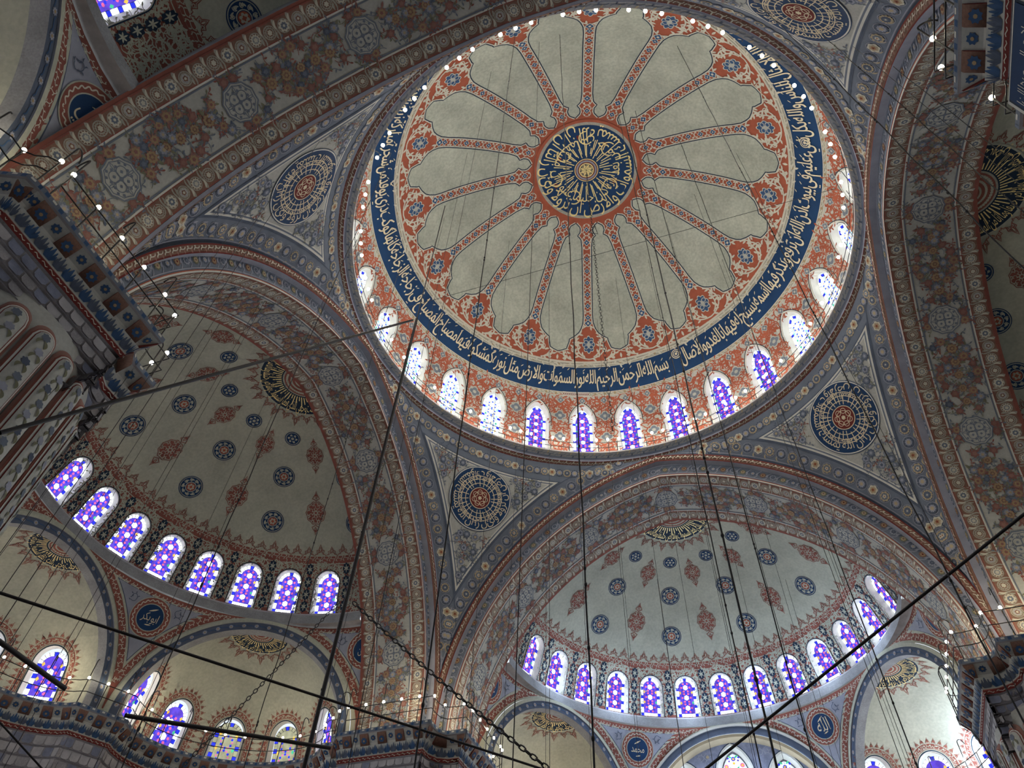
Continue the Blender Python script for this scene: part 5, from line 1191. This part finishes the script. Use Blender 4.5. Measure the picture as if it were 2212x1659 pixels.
WIRELIST=[((2.97,8.26,40.81),'s'),((-2.77,3.11,43.48),'m'),((-3.05,3.02,43.43),'t'),((-3.73,2.84,43.29),'m'),((-1.01,8.79,40.75),'m'),((-5.75,.6,42.82),'m'),((-6.54,6.31,40.53),'m'),((3.39,-2.88,43.38),'s'),((1.04,9.75,39.79),'m'),((.1,8.79,40.8),'s'),((5.88,-2.27,42.55),'s'),((-2.22,-6.31,42.33),'s'),((.1,-6.9,42.2),'s'),((3.14,-7.03,41.67),'s'),((-3.91,-4.36,42.78),'s'),((-6.54,-6.59,40.33),'s'),((-5.89,-2.9,42.4),'s'),((6.09,4.2,41.89),'s'),((8.68,1.29,40.81),'s'),((8.84,-.92,40.71),'s'),((-8.51,-.5,41.03),'s'),((6.47,-6.83,40.21),'s'),((1.94,-8.68,40.7),'s'),
((6.43,9.21,30.0),'m'),((8.13,11.21,28.5),'s'),((9.07,10.98,27.0),'s'),((10.62,10.59,26.0),'s'),((14.7,9.61,25.0),'s'),((13.25,7.71,27.0),'s'),((13.36,6.1,28.2),'s'),((13.18,3.93,28.5),'s'),((13.72,6.03,28.0),'s'),((16.39,5.43,27.3),'s'),((16.15,7.58,24.0),'s'),((10.89,5.34,29.0),'s'),((14.48,10.12,22.0),'s'),((-8.25,10.74,26.0),'m'),((-9.96,9.26,26.0),'m'),((-10.81,8.66,26.0),'s'),((-11.68,7.97,25.0),'m'),((4.33,-11.09,28.9),'s'),((6.42,-11.62,27.5),'s'),((-.17,-13.31,28.9),'s'),((-1.8,-13.04,28.9),'s'),((-4.81,-15.34,27.8),'s'),((-7.51,-15.39,26.6),'s'),((3.21,-15.56,27.5),'s'),((-2.84,-17.57,27.6),'s'),((-5.28,-19.73,26.3),'s'),((1.77,-18.49,27.0),'s'),((8.72,3.76,31.0),'m')]
POLEZ=23.88; BARP=(8.5,13.04,9.31)
# ---- hanging wires, rods, chains
CW={'s':.0085,'m':.014,'t':.024}
WIRES=WIRELIST
cnt={'s':0,'m':0,'t':0}
LBW={'s':'thin straight wire hanging down from the vaults to the lamp rings','m':'dark hanging cable dropping from the vaults','t':'thick twisted cable hanging from the great dome beside its crown medallion'}
def beads(g,p,n,r,rs):
    for _ in range(n): z=rs.uniform(4,p[2]-1); g.ball((p[0],p[1],z),r,'iron',6,1.8)
rs=random.Random(9); WOBJ=[]
for (x,y,z),c in WIRES:
    if c=='c': continue
    g=Geo(); n=26 if c!='s' else 2
    zz=np.linspace(z,2.2,n); wob=.0 if c=='s' else .012; P=np.array([(x+wob*math.sin(q*2.1+x),y+wob*math.cos(q*1.7+y),q) for q in zz]); g.tube(P,CW[c],'iron',4)
    if c!='s': beads(g,(x,y,z),int(z/2.5),CW[c]*1.9,rs)
    o=g.build('hanging_cable' if c!='s' else 'hanging_wire',loc=(x,y,2.2))
    WOBJ.append((o,x,y,z,c))
def prx(x,y,z): q=RC@(np.array([x,y,z])-CAMP); return W/2+FPX*q[0]/q[2]
ORD=['first','second','third','fourth','fifth','sixth','seventh','eighth','ninth','tenth','eleventh','twelfth','thirteenth','fourteenth','fifteenth','sixteenth']
def ranklab(L,x0,text,kind):
    for sgn,word in((1,'right'),(-1,'left')):
        M_=sorted([q for q in L if (prx(*q[1:4])-x0)*sgn>0],key=lambda q:abs(prx(*q[1:4])-x0))
        for n,q in enumerate(M_): q[0]['label']=text.format(ORD[min(n,15)],word)
for c,kind,adj in(('s','wire','thin'),('m','cable','dark beaded'),('t','cable','thick twisted')):
    Dm=[q for q in WOBJ if q[4]==c and q[3]>38]; Sd=[q for q in WOBJ if q[4]==c and q[3]<=38]
    ranklab(Dm,prx(0,0,44),adj+' '+kind+' under the great dome, {} to the {} of the crown chain',kind)
    ranklab([q for q in Sd if prx(*q[1:4])<1000],700,adj+' '+kind+' before the tie rod half dome, {} {} of its gold inscription',kind)
    ranklab([q for q in Sd if 1000<=prx(*q[1:4])<1950 and q[2]<0],1460,adj+' '+kind+' before the low half dome, {} {} of its gold inscription',kind)
    ranklab([q for q in Sd if prx(*q[1:4])>=1600 and q[2]>0],1600,adj+' '+kind+' crossing the edge arch, {} one {} of the cut roundel',kind)
    for q in Dm+Sd: tag(q[0],None,kind,{'s':'thin wires hanging from the vaults','m':'dark cables hanging from the vaults','t':'thick cables hanging from the great dome'}[c])
for q in WOBJ:
    if 'label' not in q[0]: q[0]['label']='thin wire hanging alone near the arch springing'
def chain(A,B,sag,link,name,label,r=.012,rod=False):
    A=np.array(A,float);B=np.array(B,float); L=np.linalg.norm(B-A); n=int(L/link); g=Geo()
    for i in range(n):
        t=(i+.5)/n; p=A+(B-A)*t-np.array([0,0,4*sag*t*(1-t)]); t2=t+.01; q=A+(B-A)*t2-np.array([0,0,4*sag*t2*(1-t2)]); d=(q-p)/np.linalg.norm(q-p)
        u=np.cross(d,[0,0,1.]); u=u/np.linalg.norm(u) if np.linalg.norm(u)>.1 else np.array([1.,0,0]); v=np.cross(d,u); s=u if i%2 else v; h=link*.62; w=link*.30
        a=np.linspace(0,2*PI,9); g.tube([p+d*h*math.cos(k)+s*w*math.sin(k) for k in a],r,'iron',4)
    return tag(g.build(name,loc=tuple(B)),label,'chain')
chain((.03,-.14,44.1),(.03,-.14,20.),0,.24,'hanging_chain','chain hanging straight down from the centre of the crown medallion',.010)
# small lamp triangle on the centre chain
g=Geo(); c=np.array([-.02,-.35,36.6]); 
T=[c+np.array([.28*math.cos(a),.28*math.sin(a),0]) for a in(0,2.09,4.19)]; g.tube(T+[T[0]],.022,'iron',4)
for p in T: g.tube([p,c+[0,0,.9]],.012,'iron',4); 
o=tag(g.build('lamp_bracket',loc=(-.02,-.35,36.6)),'small iron triangle hanging in the middle of the great dome','bracket')
def rod(P,r,name,label,cat='rod',m='iron',lump=0):
    g=Geo(); P=np.array(P,float); g.tube(P,r,m,8)
    if lump:
        R2=random.Random(2)
        for i in range(lump): t=R2.random(); k=int(t*(len(P)-1)); p=P[k]+(P[min(k+1,len(P)-1)]-P[k])*R2.random(); g.ball(p+np.array([R2.uniform(-1,1),R2.uniform(-1,1),0])*r*.6,r*.75,m,5)
    return tag(g.build(name,loc=tuple(P[-1])),label,cat)
PX,PY=6.38,4.67
pole=rod([(PX,PY,z) for z in np.linspace(POLEZ,3.,40)],.052,'hanging_pole','thick black pole wound with cable, hanging from the end of the tie rod','pole',lump=90)
rod([(PX,PY,z) for z in np.linspace(34.,POLEZ,40)],.022,'beaded_cable','beaded black cable rising from the top of the black pole across the dome edge','cable',lump=60)
rod([(PX+.13,PY+.06,POLEZ-.12),BARP],.045,'tie_rod','long straight black rod running from the pole top across the half dome','rod')
rod([(8.18,11.66,6.87),(1.79,.52,7.85)],.028,'slack_cable','thick black cable slanting down across the two lace windowed half domes','cable')
rod([(7.44,11.67,5.91),(7.58,9.96,5.99)],.042,'curtain_bar','short thick black arm at the edge in front of a lace edged window','rod')
rod([(7.66,8.51,6.26),(5.91,4.59,7.23)],.042,'curtain_bar','long thick black arm in front of the row of lace edged windows','rod')
rod([(-1.44,2.63,6.63),(-8.19,6.75,8.52)],.028,'taut_cable','taut dark cable rising past the middle window to the edge arch','cable')
rod([(5.85,11.94,4.3),(5.47,11.17,3.91)],.012,'corner_wire','thin dark wire crossing the low corner of stone courses','wire')
rod([(11.86,-.63,34.87),(-12.3,-1.63,35.84)],.012,'cross_wire','thin level wire crossing the great dome','wire')
chain((6.22,4.58,10.95),(1.18,3.22,6.67),.10,.155,'sagging_chain','heavy link chain sloping from the black pole towards the bottom edge',.017)
chain((6.52,4.75,10.92),(7.68,6.8,5.98),.05,.11,'slanting_chain','finer link chain sloping from the black pole towards the lace windows',.010)
# tie beam in the glare at the lower edge
# ---- floor far below the frame (it bounces the daylight)
g=Geo(); g.box((0,0,-1.7),(64,64,.2),'carpet'); tag(g.build('floor'),'red carpeted prayer hall floor','floor',kind='structure')

# unseen walls added behind and beside the viewer to block sky light
CH=[(11.4,FY),(5.66,FY-9.8),(-5.66,FY-9.8),(-11.4,FY)]
def shade_wall(k,name,label,tops,out=1.35):
    g=Geo()
    for i in range(3):
        (x0,y0),(x1,y1)=CH[i],CH[i+1]; n=np.array([(y0-y1),(x1-x0)])*1.; n/=np.linalg.norm(n); m=np.array([(x0+x1)/2,(y0+y1)/2-FY]); n*=np.sign(n@m); o=n*out
        P=[(x0+o[0],y0+o[1]),(x1+o[0],y1+o[1])]; zt=tops[i]
        g.grid(np.array([[(P[0][0],P[0][1],-1.6),(P[1][0],P[1][1],-1.6)],[(P[0][0],P[0][1],zt),(P[1][0],P[1][1],zt)]]),'stonelight')
    o=g.build(name); o.rotation_euler=(0,0,k*PI/2); tag(o,label,'wall',kind='structure')
shade_wall(2,'back_shade_wall','plain grey wall added behind the viewer to block light',(22.3,22.3,11.6))
shade_wall(3,'side_shade_wall','plain grey wall added beyond the edge arch to block light',(22.3,22.3,22.3))

g=Geo(); x=-10.12
for (y0,y1,z0,z1),m,d in (((10.95,12.9,13.35,14.30),'ivory',0),((11.02,12.85,13.4,14.24),'inknavy',.01),((11.07,12.8,13.45,14.20),'navy',.02)): g.quad([(x+d,y0,z0),(x+d,y1,z0),(x+d,y1,z1),(x+d,y0,z1)],[[0,1,2,3]],m)
V,T,w=text('ان الله يحب المتوكلين',1.4,.1); s=1.6/w; g.tri(np.stack([np.full(len(V),x+.03),11.12-V[:,0]*s,13.62+V[:,1]*s*1.6],-1),T,'ivory')
tag(g.build('inscription_panel',loc=(x,11.9,13.35)),'dark blue lettered panel in a white frame under the corner bracket','panel')
